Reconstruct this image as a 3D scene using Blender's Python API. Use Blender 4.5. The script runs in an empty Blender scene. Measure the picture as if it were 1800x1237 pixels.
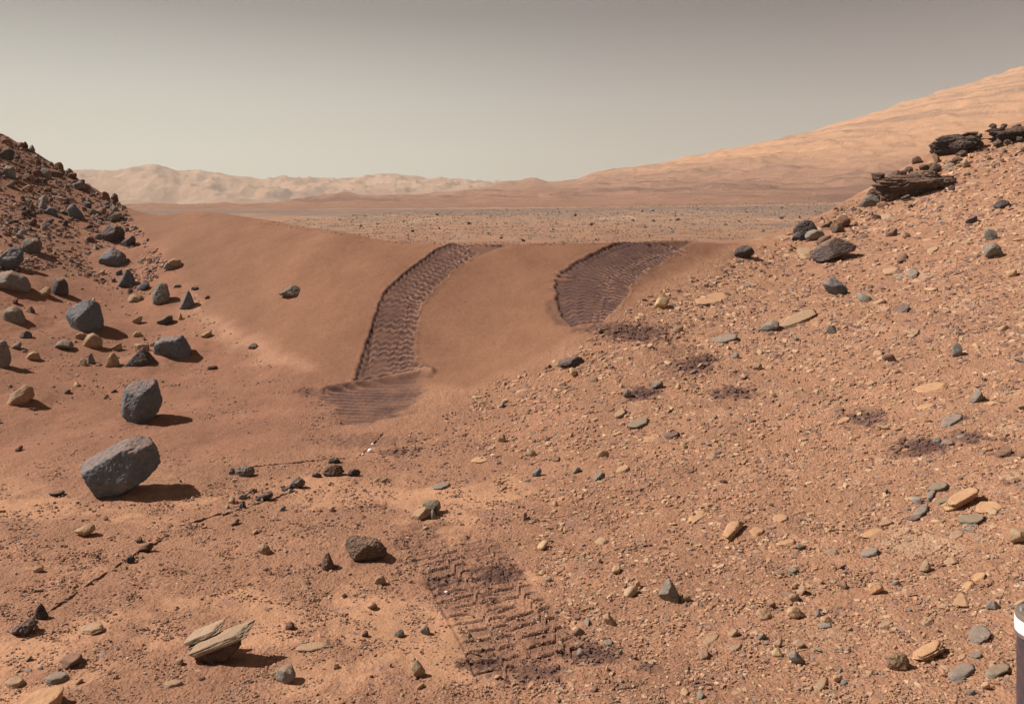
import bpy, math, random
import numpy as np
from mathutils import Vector

# ------------------------------------------------------------------ camera, sky, sun, exposure
F, CX, HY, CAMZ = 1559.0, 900.0, 345.0, 2.0       # focal length in px of the 1800 px photo, horizon row
sc = bpy.context.scene
cam_d = bpy.data.cameras.new("camera")
cam = bpy.data.objects.new("camera", cam_d)
sc.collection.objects.link(cam)
cam.location = (0, 0, CAMZ)
cam.rotation_euler = (math.radians(90), 0, 0)
cam_d.sensor_width = 36.0
cam_d.lens = 36.0 * F / 1800.0
cam_d.shift_y = -(618.5 - HY) / 1800.0
cam_d.clip_start = 0.05
cam_d.clip_end = 12000
sc.camera = cam

SUN_EL, SUN_AZ = math.radians(47), (-0.998, 0.03)
world = bpy.data.worlds.new("World")
sc.world = world
world.use_nodes = True
wn, wl = world.node_tree.nodes, world.node_tree.links
wn.clear()
def wnode(t, **k):
    n = wn.new(t)
    for a, b in k.items(): setattr(n, a, b)
    return n
wout = wnode('ShaderNodeOutputWorld'); wbg = wnode('ShaderNodeBackground')
tc = wnode('ShaderNodeTexCoord'); sep = wnode('ShaderNodeSeparateXYZ')
wl.new(tc.outputs['Generated'], sep.inputs[0])
def ramp(nodes, pts):
    r = nodes.new('ShaderNodeValToRGB')
    cr = r.color_ramp
    while len(cr.elements) > 1: cr.elements.remove(cr.elements[-1])
    cr.elements[0].position = pts[0][0]; cr.elements[0].color = (*pts[0][1], 1)
    for p, c in pts[1:]:
        e = cr.elements.new(p); e.color = (*c, 1)
    return r
rl = ramp(wn, [(0.0, (.68, .66, .55)), (.05, (.66, .655, .565)), (.11, (.50, .51, .475)), (.20, (.215, .217, .212)), (.40, (.10, .095, .088)), (1, (.05, .042, .038))])
rr = ramp(wn, [(0.0, (.46, .40, .34)), (.05, (.40, .36, .32)), (.11, (.26, .235, .235)), (.20, (.12, .10, .11)), (.40, (.08, .066, .066)), (1, (.045, .035, .033))])
wl.new(sep.outputs['Z'], rl.inputs[0]); wl.new(sep.outputs['Z'], rr.inputs[0])
mr = wnode('ShaderNodeMapRange'); mr.inputs['From Min'].default_value = -.50; mr.inputs['From Max'].default_value = .45
mr.interpolation_type = 'SMOOTHSTEP'
wl.new(sep.outputs['X'], mr.inputs['Value'])
mx = wnode('ShaderNodeMix', data_type='RGBA')
wl.new(mr.outputs[0], mx.inputs['Factor']); wl.new(rl.outputs[0], mx.inputs[6]); wl.new(rr.outputs[0], mx.inputs[7])
sky = wnode('ShaderNodeTexSky', sky_type='NISHITA')
sky.sun_disc = False; sky.sun_elevation = SUN_EL; sky.sun_rotation = math.atan2(SUN_AZ[0], SUN_AZ[1])
sky.dust_density = 8; sky.air_density = 0.4; sky.ozone_density = 0.2
sks = wnode('ShaderNodeMix', data_type='RGBA'); sks.blend_type = 'MULTIPLY'; sks.inputs[0].default_value = 1
wl.new(sky.outputs[0], sks.inputs[6]); sks.inputs[7].default_value = (.070, .058, .046, 1)
mx2 = wnode('ShaderNodeMix', data_type='RGBA'); mx2.inputs[0].default_value = .10
wl.new(mx.outputs[2], mx2.inputs[6]); wl.new(sks.outputs[2], mx2.inputs[7])
wl.new(mx2.outputs[2], wbg.inputs[0]); wbg.inputs[1].default_value = 1.0
wl.new(wbg.outputs[0], wout.inputs[0])

sun_d = bpy.data.lights.new("sun", 'SUN')
sun_d.energy = 4.9; sun_d.angle = math.radians(.5); sun_d.color = (1, .955, .89)
sun = bpy.data.objects.new("sun", sun_d); sc.collection.objects.link(sun)
ce = math.cos(SUN_EL)
sdir = Vector((SUN_AZ[0]*ce, SUN_AZ[1]*ce, math.sin(SUN_EL)))
sun.rotation_euler = sdir.to_track_quat('Z', 'Y').to_euler()
sc.view_settings.view_transform = 'Standard'; sc.view_settings.look = 'None'
sc.view_settings.exposure = .42; sc.view_settings.gamma = 1
sc.cycles.volume_bounces = 0 if hasattr(sc.cycles, 'volume_bounces') else 0
sc.cycles.max_bounces = 4

# ------------------------------------------------------------------ numeric helpers
rs = np.random.RandomState(7)
_perm = rs.permutation(256); _perm = np.concatenate([_perm, _perm, _perm])
_g3 = rs.normal(size=(256, 3)); _g3 /= np.linalg.norm(_g3, axis=1)[:, None]
_g2 = rs.normal(size=(256, 2)); _g2 /= np.linalg.norm(_g2, axis=1)[:, None]
def noise2(x, y):
    x = np.asarray(x, float); y = np.asarray(y, float)
    xi = np.floor(x).astype(int); yi = np.floor(y).astype(int)
    xf = x-xi; yf = y-yi
    u = xf*xf*xf*(xf*(xf*6-15)+10); v = yf*yf*yf*(yf*(yf*6-15)+10)
    xi &= 255; yi &= 255
    def g(i, j, a, b):
        h = _perm[_perm[(xi+i) & 255]+((yi+j) & 255)]
        return _g2[h, 0]*a+_g2[h, 1]*b
    a = g(0, 0, xf, yf)*(1-u)+g(1, 0, xf-1, yf)*u
    b = g(0, 1, xf, yf-1)*(1-u)+g(1, 1, xf-1, yf-1)*u
    return (a*(1-v)+b*v)*1.5
def fbm2(x, y, o=4, g=.5):
    s = 0; a = 1; t = 0
    for k in range(o):
        s = s+a*noise2(x*2**k+17.3*k, y*2**k+5.1*k); t += a; a *= g
    return s/t
def noise3(p):
    i = np.floor(p).astype(int); f = p-i
    w = f*f*f*(f*(f*6-15)+10); i &= 255
    r = 0
    for a in (0, 1):
        for b in (0, 1):
            for c in (0, 1):
                h = _perm[_perm[_perm[(i[:, 0]+a) & 255]+((i[:, 1]+b) & 255)]+((i[:, 2]+c) & 255)]
                d = (f-np.array([a, b, c]))
                v = (_g3[h]*d).sum(1)
                r = r+v*(w[:, 0] if a else 1-w[:, 0])*(w[:, 1] if b else 1-w[:, 1])*(w[:, 2] if c else 1-w[:, 2])
    return r*1.5
def fbm3(p, o=4, g=.5):
    s = 0; a = 1; t = 0
    for k in range(o):
        s = s+a*noise3(p*2**k+np.array([11.3, 7.7, 3.1])*k); t += a; a *= g
    return s/t
def ss(a, b, x):
    t = np.clip((x-a)/(b-a), 0, 1); return t*t*(3-2*t)

# ------------------------------------------------------------------ terrain: control points column -> (distance, photo row)
CTRL = {
 0: [(3.5, 1240), (7, 800), (8.5, 675), (10, 575), (11.5, 480), (13, 405), (15, 310), (17, 237)],
 100: [(5, 968), (7, 788), (8.5, 690), (10, 590), (11.5, 505), (13, 430), (15, 350), (16.8, 288)],
 210: [(3.5, 1236), (5, 968), (7, 790), (8.5, 700), (10, 610), (11.5, 530), (13, 460), (14.5, 400), (16, 358)],
 330: [(5, 968), (7, 790), (8.5, 700), (9.7, 630), (11, 550), (12, 480), (13, 420), (14.5, 371)],
 450: [(3.5, 1236), (5, 968), (7, 790), (8.5, 690), (9.5, 630), (10.3, 570), (11.2, 500), (12, 440), (13.1, 385)],
 550: [(12.2, 400), (11.3, 440), (10.2, 535)],
 650: [(3.5, 1236), (5, 968), (7, 790), (8.3, 700), (8.8, 670), (9.7, 560), (10.6, 480), (11.4, 426)],
 880: [(3.5, 1236), (5, 968), (7, 780), (8.2, 690), (8.8, 640), (9.7, 560), (10.5, 490), (11.2, 432)],
 1060: [(5, 960), (6.5, 800), (7.7, 700), (8.6, 620), (9.5, 550), (10.4, 490), (11.5, 429)],
 1200: [(3.5, 1225), (5, 950), (7, 740), (8.3, 640), (9.5, 560), (10.7, 495), (12.2, 423)],
 1300: [(5, 945), (7, 728), (8.5, 620), (10, 530), (11.5, 475), (13, 427)],
 1530: [(3.6, 1190), (5, 930), (6.5, 760), (8, 620), (10, 510), (12, 440), (14, 385), (16, 330)],
 1650: [(3.6, 1177), (5, 915), (6.5, 730), (8, 600), (10, 490), (12, 415), (14, 350), (17, 262)],
 1800: [(3.6, 1168), (5, 890), (6.5, 700), (8, 575), (10, 460), (12, 380), (14, 315), (18, 212)],
}
cp = []
for px, l in CTRL.items():
    for d, py in l: cp.append(((px-CX)*d/F, d, CAMZ-(py-HY)*d/F))
cp += [(-2, 0, .02), (2.5, 0, .05), (0, 2, 0), (-5, 1, .1), (6, 1, .5), (-4, 4, .05), (8, 4, 1.0), (9, 8, 1.9), (12, 13, 3.2), (15, 18.5, 4.8),
       (-6, 4, .35), (-9, 8, 1.2), (-11, 12, 2.4), (-14, 18, 4.0)]
cp = np.array(cp)
def _phi(r2): return .5*r2*np.log(r2+1e-9)
_n = len(cp)
_A = np.zeros((_n+3, _n+3))
_d = ((cp[:, None, :2]-cp[None, :, :2])**2).sum(2)
_A[:_n, :_n] = _phi(_d)+np.eye(_n)*.01
_A[:_n, _n] = 1; _A[:_n, _n+1:] = cp[:, :2]; _A[_n:, :_n] = _A[:_n, _n:].T
_W = np.linalg.solve(_A, np.concatenate([cp[:, 2], np.zeros(3)]))
def rbf(x, y):
    out = np.empty(x.size); x = x.ravel(); y = y.ravel()
    for s in range(0, x.size, 60000):
        a = x[s:s+60000, None]-cp[None, :, 0]; b = y[s:s+60000, None]-cp[None, :, 1]
        out[s:s+60000] = _phi(a*a+b*b)@_W[:_n]+_W[_n]+_W[_n+1]*x[s:s+60000]+_W[_n+2]*y[s:s+60000]
    return out
CREST = [(-60, 18), (-14.4, 18), (-9.8, 17), (-7.08, 16), (-5.3, 14.5), (-3.78, 13.1), (-1.83, 11.4), (-.14, 11.2), (1.18, 11.5), (2.35, 12.2), (3.33, 13), (6.46, 16), (8.2, 17), (10.4, 18), (15, 18.5), (60, 18.5)]
_cx = np.array([c[0] for c in CREST]); _cy = np.array([c[1] for c in CREST])
def yc(x): return (np.interp(x-.35, _cx, _cy)+np.interp(x, _cx, _cy)+np.interp(x+.35, _cx, _cy))/3
# far land: rows of the photo reached at each distance
FAR = [
 (40, None, -.35), (80, None, -.35), (120, None, -.45),
 (180, [(-900, 369), (450, 368), (900, 366), (1300, 362), (1500, 358), (1800, 350), (2700, 320)], 0),
 (300, [(-900, 366), (200, 366), (450, 363), (650, 356), (900, 352), (1250, 345), (1500, 333), (1800, 310), (2700, 240)], 0),
 (500, [(-900, 362), (200, 364), (330, 364), (380, 360), (430, 362), (480, 362), (520, 353), (560, 346), (600, 342), (650, 346), (730, 345), (780, 340), (870, 334), (1040, 328), (1250, 312), (1500, 285), (1800, 235), (2700, 90)], 0),
 (900, [(-900, 360), (400, 362), (780, 350), (840, 336), (866, 327), (880, 320), (912, 319), (938, 313), (966, 322), (1012, 319), (1040, 304), (1100, 298), (1170, 287), (1250, 270), (1400, 241), (1500, 211), (1600, 181), (1700, 150), (1800, 120), (2700, 70)], 0),
 (1150, [(-900, 360), (130, 360), (300, 361), (450, 358), (560, 350), (700, 344), (800, 338), (900, 335), (1040, 325), (1500, 240), (1800, 160), (2700, 120)], 0),
 (1450, [(-900, 330), (0, 306), (130, 301), (190, 304), (240, 297), (268, 292), (300, 300), (322, 306), (348, 303), (400, 310), (430, 313), (500, 313), (560, 317), (600, 316), (680, 311), (730, 314), (800, 322), (870, 327), (1000, 330), (2700, 330)], 0),
 (1750, [(-900, 345), (2700, 345)], 0),
]
def zfar(x, y):
    u = CX+x/np.maximum(y, 1)*F
    zs = []
    for d, tab, zz in FAR:
        if tab is None: zs.append(np.full(x.shape, zz))
        else:
            py = sum(np.interp(u+o, [t[0] for t in tab], [t[1] for t in tab]) for o in (-6, 0, 6))/3
            zs.append(CAMZ-(py-HY)*d/F)
    ly = np.log(np.clip(y, 40, 1749)); ds = np.log([f[0] for f in FAR])
    k = np.clip(np.searchsorted(ds, ly, side='right')-1, 0, len(FAR)-2)
    Z = np.stack(zs)
    idx = np.arange(x.size)
    a = Z.reshape(len(FAR), -1)[k.ravel(), idx]; b = Z.reshape(len(FAR), -1)[k.ravel()+1, idx]
    t = ((ly-ds[k])/(ds[k+1]-ds[k])).ravel()
    t = np.where(k.ravel() >= 6, t*t*(3-2*t)*.6+t*.4, t)
    return (a*(1-t)+b*t).reshape(x.shape)
def zbase(x, y):
    x = np.atleast_1d(np.asarray(x, float)); y = np.atleast_1d(np.asarray(y, float))
    sh = x.shape; x = x.ravel(); y = y.ravel()
    c = yc(x); yy = np.minimum(y, c)
    z = np.full(x.shape, -.35); m = y < 32
    z[m] = rbf(np.clip(x[m], -16, 17), yy[m])
    t = np.maximum(y-c, 0)
    z = np.where(m, z-.36*(np.sqrt(t*t+.12)-.3464), -.35)
    # low lumps of the rubble slopes
    rl = ss(1.2, 2.6, z)*ss(-3.5, -6.5, x)
    z = z+np.where(m, .07*rl*fbm2(x*1.7, y*1.7, 3), 0)+np.where(m, .02*fbm2(x*.9+3, y*.9, 2), 0)
    floor = -.35+.10*fbm2(x*.08, y*.08, 3)
    z = np.where(y > c, np.maximum(z, floor), z)
    fz = zfar(x, y)
    w = ss(24, 40, y)
    z = z*(1-w)+(fz+.10*fbm2(x*.08, y*.08, 3))*w
    return z.reshape(sh)

# lookup grid for placing things
gx = np.arange(-17, 18, .05); gy = np.arange(-1, 34, .05)
GX, GY = np.meshgrid(gx, gy)
GZ = zbase(GX, GY)
def zq(x, y):
    x = np.asarray(x, float); y = np.asarray(y, float)
    a = np.clip((x-gx[0])/.05, 0, len(gx)-1.01); b = np.clip((y-gy[0])/.05, 0, len(gy)-1.01)
    i = a.astype(int); j = b.astype(int); fa = a-i; fb = b-j
    z = (GZ[j, i]*(1-fa)+GZ[j, i+1]*fa)*(1-fb)+(GZ[j+1, i]*(1-fa)+GZ[j+1, i+1]*fa)*fb
    far = y > 33
    if np.any(far): z = np.where(far, zbase(x, y).reshape(z.shape), z)
    return z
def at_many(px, py):
    px = np.asarray(px, float); py = np.asarray(py, float)
    ys = np.concatenate([np.arange(1.2, 24, .03), np.geomspace(24, 500, 150)])
    best = np.full(px.shape, np.nan)
    a = (px-CX)/F; b = (py-HY)/F
    prev = None; done = np.zeros(px.shape, bool)
    for k, y in enumerate(ys):
        g = CAMZ-b*y-zq(a*y, np.full(px.shape, y))
        if prev is not None:
            hit = (~done) & (g <= 0) & (prev > 0)
            if hit.any():
                t = prev[hit]/(prev[hit]-g[hit]); best[hit] = ys[k-1]+t*(y-ys[k-1]); done |= hit
        prev = g
        if done.all(): break
    y = np.where(np.isnan(best), 20, best)
    return np.stack([a*y, y, zq(a*y, y)], -1)
def at(px, py): return at_many([px], [py])[0]
def at_near(px, py):
    """like at_many, but a ray that just clears the sand ridge is lowered until it meets the near ground"""
    px = np.asarray(px, float); py = np.asarray(py, float).copy()
    for k in range(16):
        W = at_many(px, py); m = W[:, 1] > yc(W[:, 0])+.25
        if not m.any(): break
        py[m] += 1.2
    return W
def world_poly(pts): return at_near([p[0] for p in pts], [p[1] for p in pts])[:, :2]
def inside(P, x, y):
    r = np.zeros(x.shape, bool); n = len(P)
    for i in range(n):
        x1, y1 = P[i]; x2, y2 = P[(i+1) % n]
        if y1 == y2: continue
        c = ((y1 > y) != (y2 > y)) & (x < (x2-x1)*(y-y1)/(y2-y1)+x1)
        r ^= c
    return r
def sdist(P, x, y, closed=True):
    d = np.full(x.shape, 1e9); n = len(P)
    for i in range(n if closed else n-1):
        a = P[i]; b = P[(i+1) % n]; e = b-a; L = (e*e).sum()+1e-12
        t = np.clip(((x-a[0])*e[0]+(y-a[1])*e[1])/L, 0, 1)
        d = np.minimum(d, np.hypot(x-a[0]-t*e[0], y-a[1]-t*e[1]))
    return np.where(inside(P, x, y), -d, d) if closed else d
def resample(P, n):
    P = np.asarray(P, float); s = np.r_[0, np.cumsum(np.hypot(*np.diff(P, axis=0).T))]
    t = np.linspace(0, s[-1], n)
    return np.stack([np.interp(t, s, P[:, 0]), np.interp(t, s, P[:, 1])], 1)

# ------------------------------------------------------------------ materials
def nt(name):
    m = bpy.data.materials.new(name); m.use_nodes = True
    t = m.node_tree; t.nodes.clear()
    o = t.nodes.new('ShaderNodeOutputMaterial'); p = t.nodes.new('ShaderNodeBsdfPrincipled')
    t.links.new(p.outputs[0], o.inputs[0]); p.inputs['Roughness'].default_value = .95
    p.inputs['Specular IOR Level'].default_value = .15
    return m, t, p
def N(t, k, **kw):
    n = t.nodes.new(k)
    for a, b in kw.items(): setattr(n, a, b)
    return n
def tnoise(t, vec, scale, detail=4, rough=.55):
    n = N(t, 'ShaderNodeTexNoise'); n.inputs['Scale'].default_value = scale
    n.inputs['Detail'].default_value = detail; n.inputs['Roughness'].default_value = rough
    t.links.new(vec, n.inputs['Vector']); return n.outputs['Fac']
def maprange(t, v, a, b, c, d):
    n = N(t, 'ShaderNodeMapRange'); n.inputs[1].default_value = a; n.inputs[2].default_value = b
    n.inputs[3].default_value = c; n.inputs[4].default_value = d; t.links.new(v, n.inputs[0]); return n.outputs[0]
def mathn(t, op, a, b=None):
    n = N(t, 'ShaderNodeMath', operation=op)
    for i, v in enumerate((a, b)):
        if v is None: continue
        if isinstance(v, (int, float)): n.inputs[i].default_value = v
        else: t.links.new(v, n.inputs[i])
    return n.outputs[0]
def mixc(t, fac, a, b, mode='MIX'):
    n = N(t, 'ShaderNodeMix', data_type='RGBA', blend_type=mode)
    for i, v in ((0, fac), (6, a), (7, b)):
        if isinstance(v, (int, float)): n.inputs[i].default_value = v
        elif isinstance(v, tuple): n.inputs[i].default_value = (*v, 1)
        else: t.links.new(v, n.inputs[i])
    return n.outputs[2]
def bump(t, p, h, strength, dist, prev=None):
    b = N(t, 'ShaderNodeBump'); b.inputs['Strength'].default_value = strength; b.inputs['Distance'].default_value = dist
    t.links.new(h, b.inputs['Height'])
    if prev is not None: t.links.new(prev, b.inputs['Normal'])
    if p is not None: t.links.new(b.outputs[0], p.inputs['Normal'])
    return b.outputs[0]

def ground_material(name, s=1.0, grit=True):
    m, t, p = nt(name)
    geo = N(t, 'ShaderNodeNewGeometry'); v = geo.outputs['Position']
    at_ = N(t, 'ShaderNodeAttribute', attribute_name='Col'); ro = N(t, 'ShaderNodeAttribute', attribute_name='Rough')
    n1 = tnoise(t, v, 2.2/s, 5, .6); n2 = tnoise(t, v, 38/s, 5, .65); n3 = tnoise(t, v, 170/s, 3, .6)
    f = mathn(t, 'MULTIPLY', maprange(t, n1, .3, .7, .88, 1.12), maprange(t, n2, .3, .7, .84, 1.16))
    f = mathn(t, 'MULTIPLY', f, maprange(t, n3, .25, .75, .82, 1.18))
    cc = N(t, 'ShaderNodeCombineColor')
    for i in range(3): t.links.new(f, cc.inputs[i])
    c = mixc(t, 1.0, at_.outputs['Color'], cc.outputs[0], 'MULTIPLY')
    t.links.new(c, p.inputs['Base Color'])
    if grit:
        vor = N(t, 'ShaderNodeTexVoronoi', feature='SMOOTH_F1'); vor.inputs['Scale'].default_value = 62/s
        wv = N(t, 'ShaderNodeVectorMath', operation='ADD'); nn = N(t, 'ShaderNodeTexNoise'); nn.inputs['Scale'].default_value = 30/s
        t.links.new(v, nn.inputs['Vector'])
        sc_ = N(t, 'ShaderNodeVectorMath', operation='SCALE'); sc_.inputs['Scale'].default_value = .03*s
        t.links.new(nn.outputs['Color'], sc_.inputs[0]); t.links.new(v, wv.inputs[0]); t.links.new(sc_.outputs[0], wv.inputs[1])
        t.links.new(wv.outputs[0], vor.inputs['Vector'])
        inv = mathn(t, 'MULTIPLY', maprange(t, vor.outputs['Distance'], 0, .5, 1, 0), ro.outputs['Fac'])
        h = mathn(t, 'ADD', mathn(t, 'MULTIPLY', inv, .9), mathn(t, 'MULTIPLY', n3, .45))
        h = mathn(t, 'ADD', h, mathn(t, 'MULTIPLY', n2, mathn(t, 'MULTIPLY', ro.outputs['Fac'], 1.4)))
        bump(t, p, h, 1.0, .009*s)
    else:
        bump(t, p, mathn(t, 'ADD', n1, mathn(t, 'MULTIPLY', n2, .4)), 1.0, .5*s*.3)
    return m

def rock_material(name, dust=.55, pit=1.0, var=1.0):
    m, t, p = nt(name)
    tcn = N(t, 'ShaderNodeTexCoord'); oi = N(t, 'ShaderNodeObjectInfo'); geo = N(t, 'ShaderNodeNewGeometry')
    off = N(t, 'ShaderNodeVectorMath', operation='SCALE'); off.inputs[0].default_value = (13, 7, 5)
    t.links.new(oi.outputs['Random'], off.inputs['Scale'])
    ad = N(t, 'ShaderNodeVectorMath', operation='ADD'); t.links.new(geo.outputs['Position'], ad.inputs[0]); t.links.new(off.outputs[0], ad.inputs[1])
    v = ad.outputs[0]
    n1 = tnoise(t, v, 5, 5, .6); n2 = tnoise(t, v, 24, 6, .65); n3 = tnoise(t, v, 130, 3, .6)
    f = mathn(t, 'MULTIPLY', maprange(t, n2, .3, .7, 1-.26*var, 1+.22*var), maprange(t, n3, .3, .7, .84, 1.14))
    cc = N(t, 'ShaderNodeCombineColor')
    for i in range(3): t.links.new(f, cc.inputs[i])
    base = mixc(t, maprange(t, n1, .45, .66, 0, .28), oi.outputs['Color'], (.24, .165, .12))
    c = mixc(t, 1.0, base, cc.outputs[0], 'MULTIPLY')
    sx = N(t, 'ShaderNodeSeparateXYZ'); t.links.new(geo.outputs['Normal'], sx.inputs[0])
    up = maprange(t, mathn(t, 'ADD', sx.outputs['Z'], mathn(t, 'MULTIPLY', mathn(t, 'SUBTRACT', n2, .5), 1.6)), .5, 1.0, 0, dust)
    c = mixc(t, up, c, (.36, .19, .115))
    t.links.new(c, p.inputs['Base Color'])
    vor = N(t, 'ShaderNodeTexVoronoi', feature='F1'); vor.inputs['Scale'].default_value = 55; t.links.new(v, vor.inputs['Vector'])
    h = mathn(t, 'ADD', mathn(t, 'MULTIPLY', n2, 1.2), mathn(t, 'MULTIPLY', n3, .35))
    h = mathn(t, 'ADD', h, mathn(t, 'MULTIPLY', vor.outputs['Distance'], .35*pit))
    bump(t, p, h, .85, .012*pit)
    return m
M_rock = rock_material('basalt_rock'); M_slab = rock_material('layered_stone', .35, .6, .7); M_rough = rock_material('rough_rock', .4, 2.2, 1.3)
def simple(name, col, rough=.6, metal=0, spec=.4, nz=0):
    m, t, p = nt(name); p.inputs['Roughness'].default_value = rough; p.inputs['Metallic'].default_value = metal
    p.inputs['Specular IOR Level'].default_value = spec
    geo = N(t, 'ShaderNodeNewGeometry'); n = tnoise(t, geo.outputs['Position'], 60, 4)
    t.links.new(mixc(t, maprange(t, n, .4, .75, 0, nz), col, (.33, .18, .11)), p.inputs['Base Color'])
    return m
def vcol_material(name):
    m, t, p = nt(name)
    a = N(t, 'ShaderNodeAttribute', attribute_name='Col'); geo = N(t, 'ShaderNodeNewGeometry')
    n = tnoise(t, geo.outputs['Position'], 90, 4, .6); f = maprange(t, n, .3, .7, .82, 1.15)
    cc = N(t, 'ShaderNodeCombineColor')
    for i in range(3): t.links.new(f, cc.inputs[i])
    t.links.new(mixc(t, 1.0, a.outputs['Color'], cc.outputs[0], 'MULTIPLY'), p.inputs['Base Color'])
    bump(t, p, n, .6, .006)
    return m
M_peb = vcol_material('gravel_stone')

# ------------------------------------------------------------------ object helpers
COL = sc.collection
def link(name, mesh, mat, parent=None):
    o = bpy.data.objects.new(name, mesh); COL.objects.link(o)
    if mat is not None and not mesh.materials: mesh.materials.append(mat)
    if parent is not None: o.parent = parent
    return o
def tag(o, label=None, cat=None, group=None, kind=None):
    if label: o['label'] = label
    if cat: o['category'] = cat
    if group: o['group'] = group
    if kind: o['kind'] = kind
    return o
def mesh_np(name, V, faces, col=None, smooth=True, extra=None):
    me = bpy.data.meshes.new(name)
    V = np.asarray(V, np.float32); faces = np.asarray(faces, np.int32); k = faces.shape[1]
    me.vertices.add(len(V)); me.vertices.foreach_set('co', V.ravel())
    me.loops.add(faces.size); me.loops.foreach_set('vertex_index', faces.ravel())
    me.polygons.add(len(faces)); me.polygons.foreach_set('loop_start', np.arange(0, faces.size, k, dtype=np.int32))
    if col is not None:
        a = me.attributes.new('Col', 'FLOAT_COLOR', 'POINT')
        a.data.foreach_set('color', np.c_[col, np.ones(len(V))].astype(np.float32).ravel())
    if extra is not None:
        a = me.attributes.new('Rough', 'FLOAT', 'POINT'); a.data.foreach_set('value', extra.astype(np.float32))
    me.update(calc_edges=True)
    me.polygons.foreach_set('use_smooth', np.full(len(faces), smooth))
    return me
import bmesh
_ico = {}
def ico(s):
    if s not in _ico:
        b = bmesh.new(); bmesh.ops.create_icosphere(b, subdivisions=s, radius=1)
        b.verts.ensure_lookup_table()
        V = np.array([v.co[:] for v in b.verts]); Fc = np.array([[v.index for v in f.verts] for f in b.faces]); b.free()
        _ico[s] = (V/np.linalg.norm(V, axis=1)[:, None], Fc)
    return _ico[s]
def chop(Nn, H, sub, p=14):
    D, Fc = ico(sub)
    Nn = np.asarray(Nn, float); H = np.asarray(H, float); L = np.linalg.norm(Nn, axis=1); Nn = Nn/L[:, None]; H = np.maximum(H/L, .02)
    q = np.clip((D@Nn.T)/H[None], 0, None)
    return D*((q**p).sum(1)**(-1/p))[:, None], Fc, D
def hull2(pts):
    pts = sorted(map(tuple, pts))
    def half(ps):
        h = []
        for q in ps:
            while len(h) >= 2 and (h[-1][0]-h[-2][0])*(q[1]-h[-2][1])-(h[-1][1]-h[-2][1])*(q[0]-h[-2][0]) <= 0: h.pop()
            h.append(q)
        return h
    a = half(pts); b = half(pts[::-1]); return np.array(a[:-1]+b[:-1])
def edge_planes(P, c):
    """outward normals and heights of a convex ccw polygon about c"""
    out = []
    for i in range(len(P)):
        a = P[i]-c; b = P[(i+1) % len(P)]-c; e = b-a; L = np.hypot(*e)
        if L < 1e-5: continue
        n = np.array([e[1], -e[0]])/L; h = n@a
        out.append((n, max(h, .01)))
    return out
SHAPES = {
 'boulder': [(0, .35), (.08, .68), (.3, .93), (.6, 1), (.85, .85), (1, .5), (.95, .15), (.7, 0), (.25, 0), (.05, .1)],
 'block': [(0, .2), (.06, .85), (.2, 1), (.8, .95), (.97, .7), (1, .15), (.85, 0), (.1, 0)],
 'tooth': [(0, .1), (.25, .8), (.38, 1), (.55, .95), (.8, .45), (1, .06), (.9, 0), (.1, 0)],
 'pyramid': [(0, .05), (.3, .6), (.5, 1), (.62, .93), (.85, .45), (1, .05), (.9, 0), (.1, 0)],
 'dome': [(0, .15), (.1, .6), (.3, .92), (.55, 1), (.85, .75), (1, .3), (.97, 0), (.03, 0)],
 'wedge': [(0, .1), (.15, .45), (.75, 1), (.97, .85), (1, .4), (.7, 0), (.1, 0)],
 'lean': [(0, .62), (.3, .95), (.45, 1), (1, .3), (.95, 0), (.35, 0), (.1, .3)],
 'low': [(0, .2), (.2, .8), (.5, 1), (.85, .8), (1, .3), (.9, 0), (.1, 0)],
}
SHAPES_TOP = {
 'slab': [(0, .25), (.12, .6), (.62, 1), (1, .9), (.92, .45), (.5, 0), (.1, .02)],
 'leaf': [(0, .3), (.4, .85), (1, 1), (.8, .45), (.35, 0)],
 'oval': [(0, .3), (.2, .7), (.6, 1), (.95, .9), (1, .6), (.7, .2), (.3, 0), (.05, .08)],
 'plate': [(0, .5), (.25, .95), (.7, 1), (1, .65), (.9, .25), (.55, 0), (.1, .15)],
}
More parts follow.
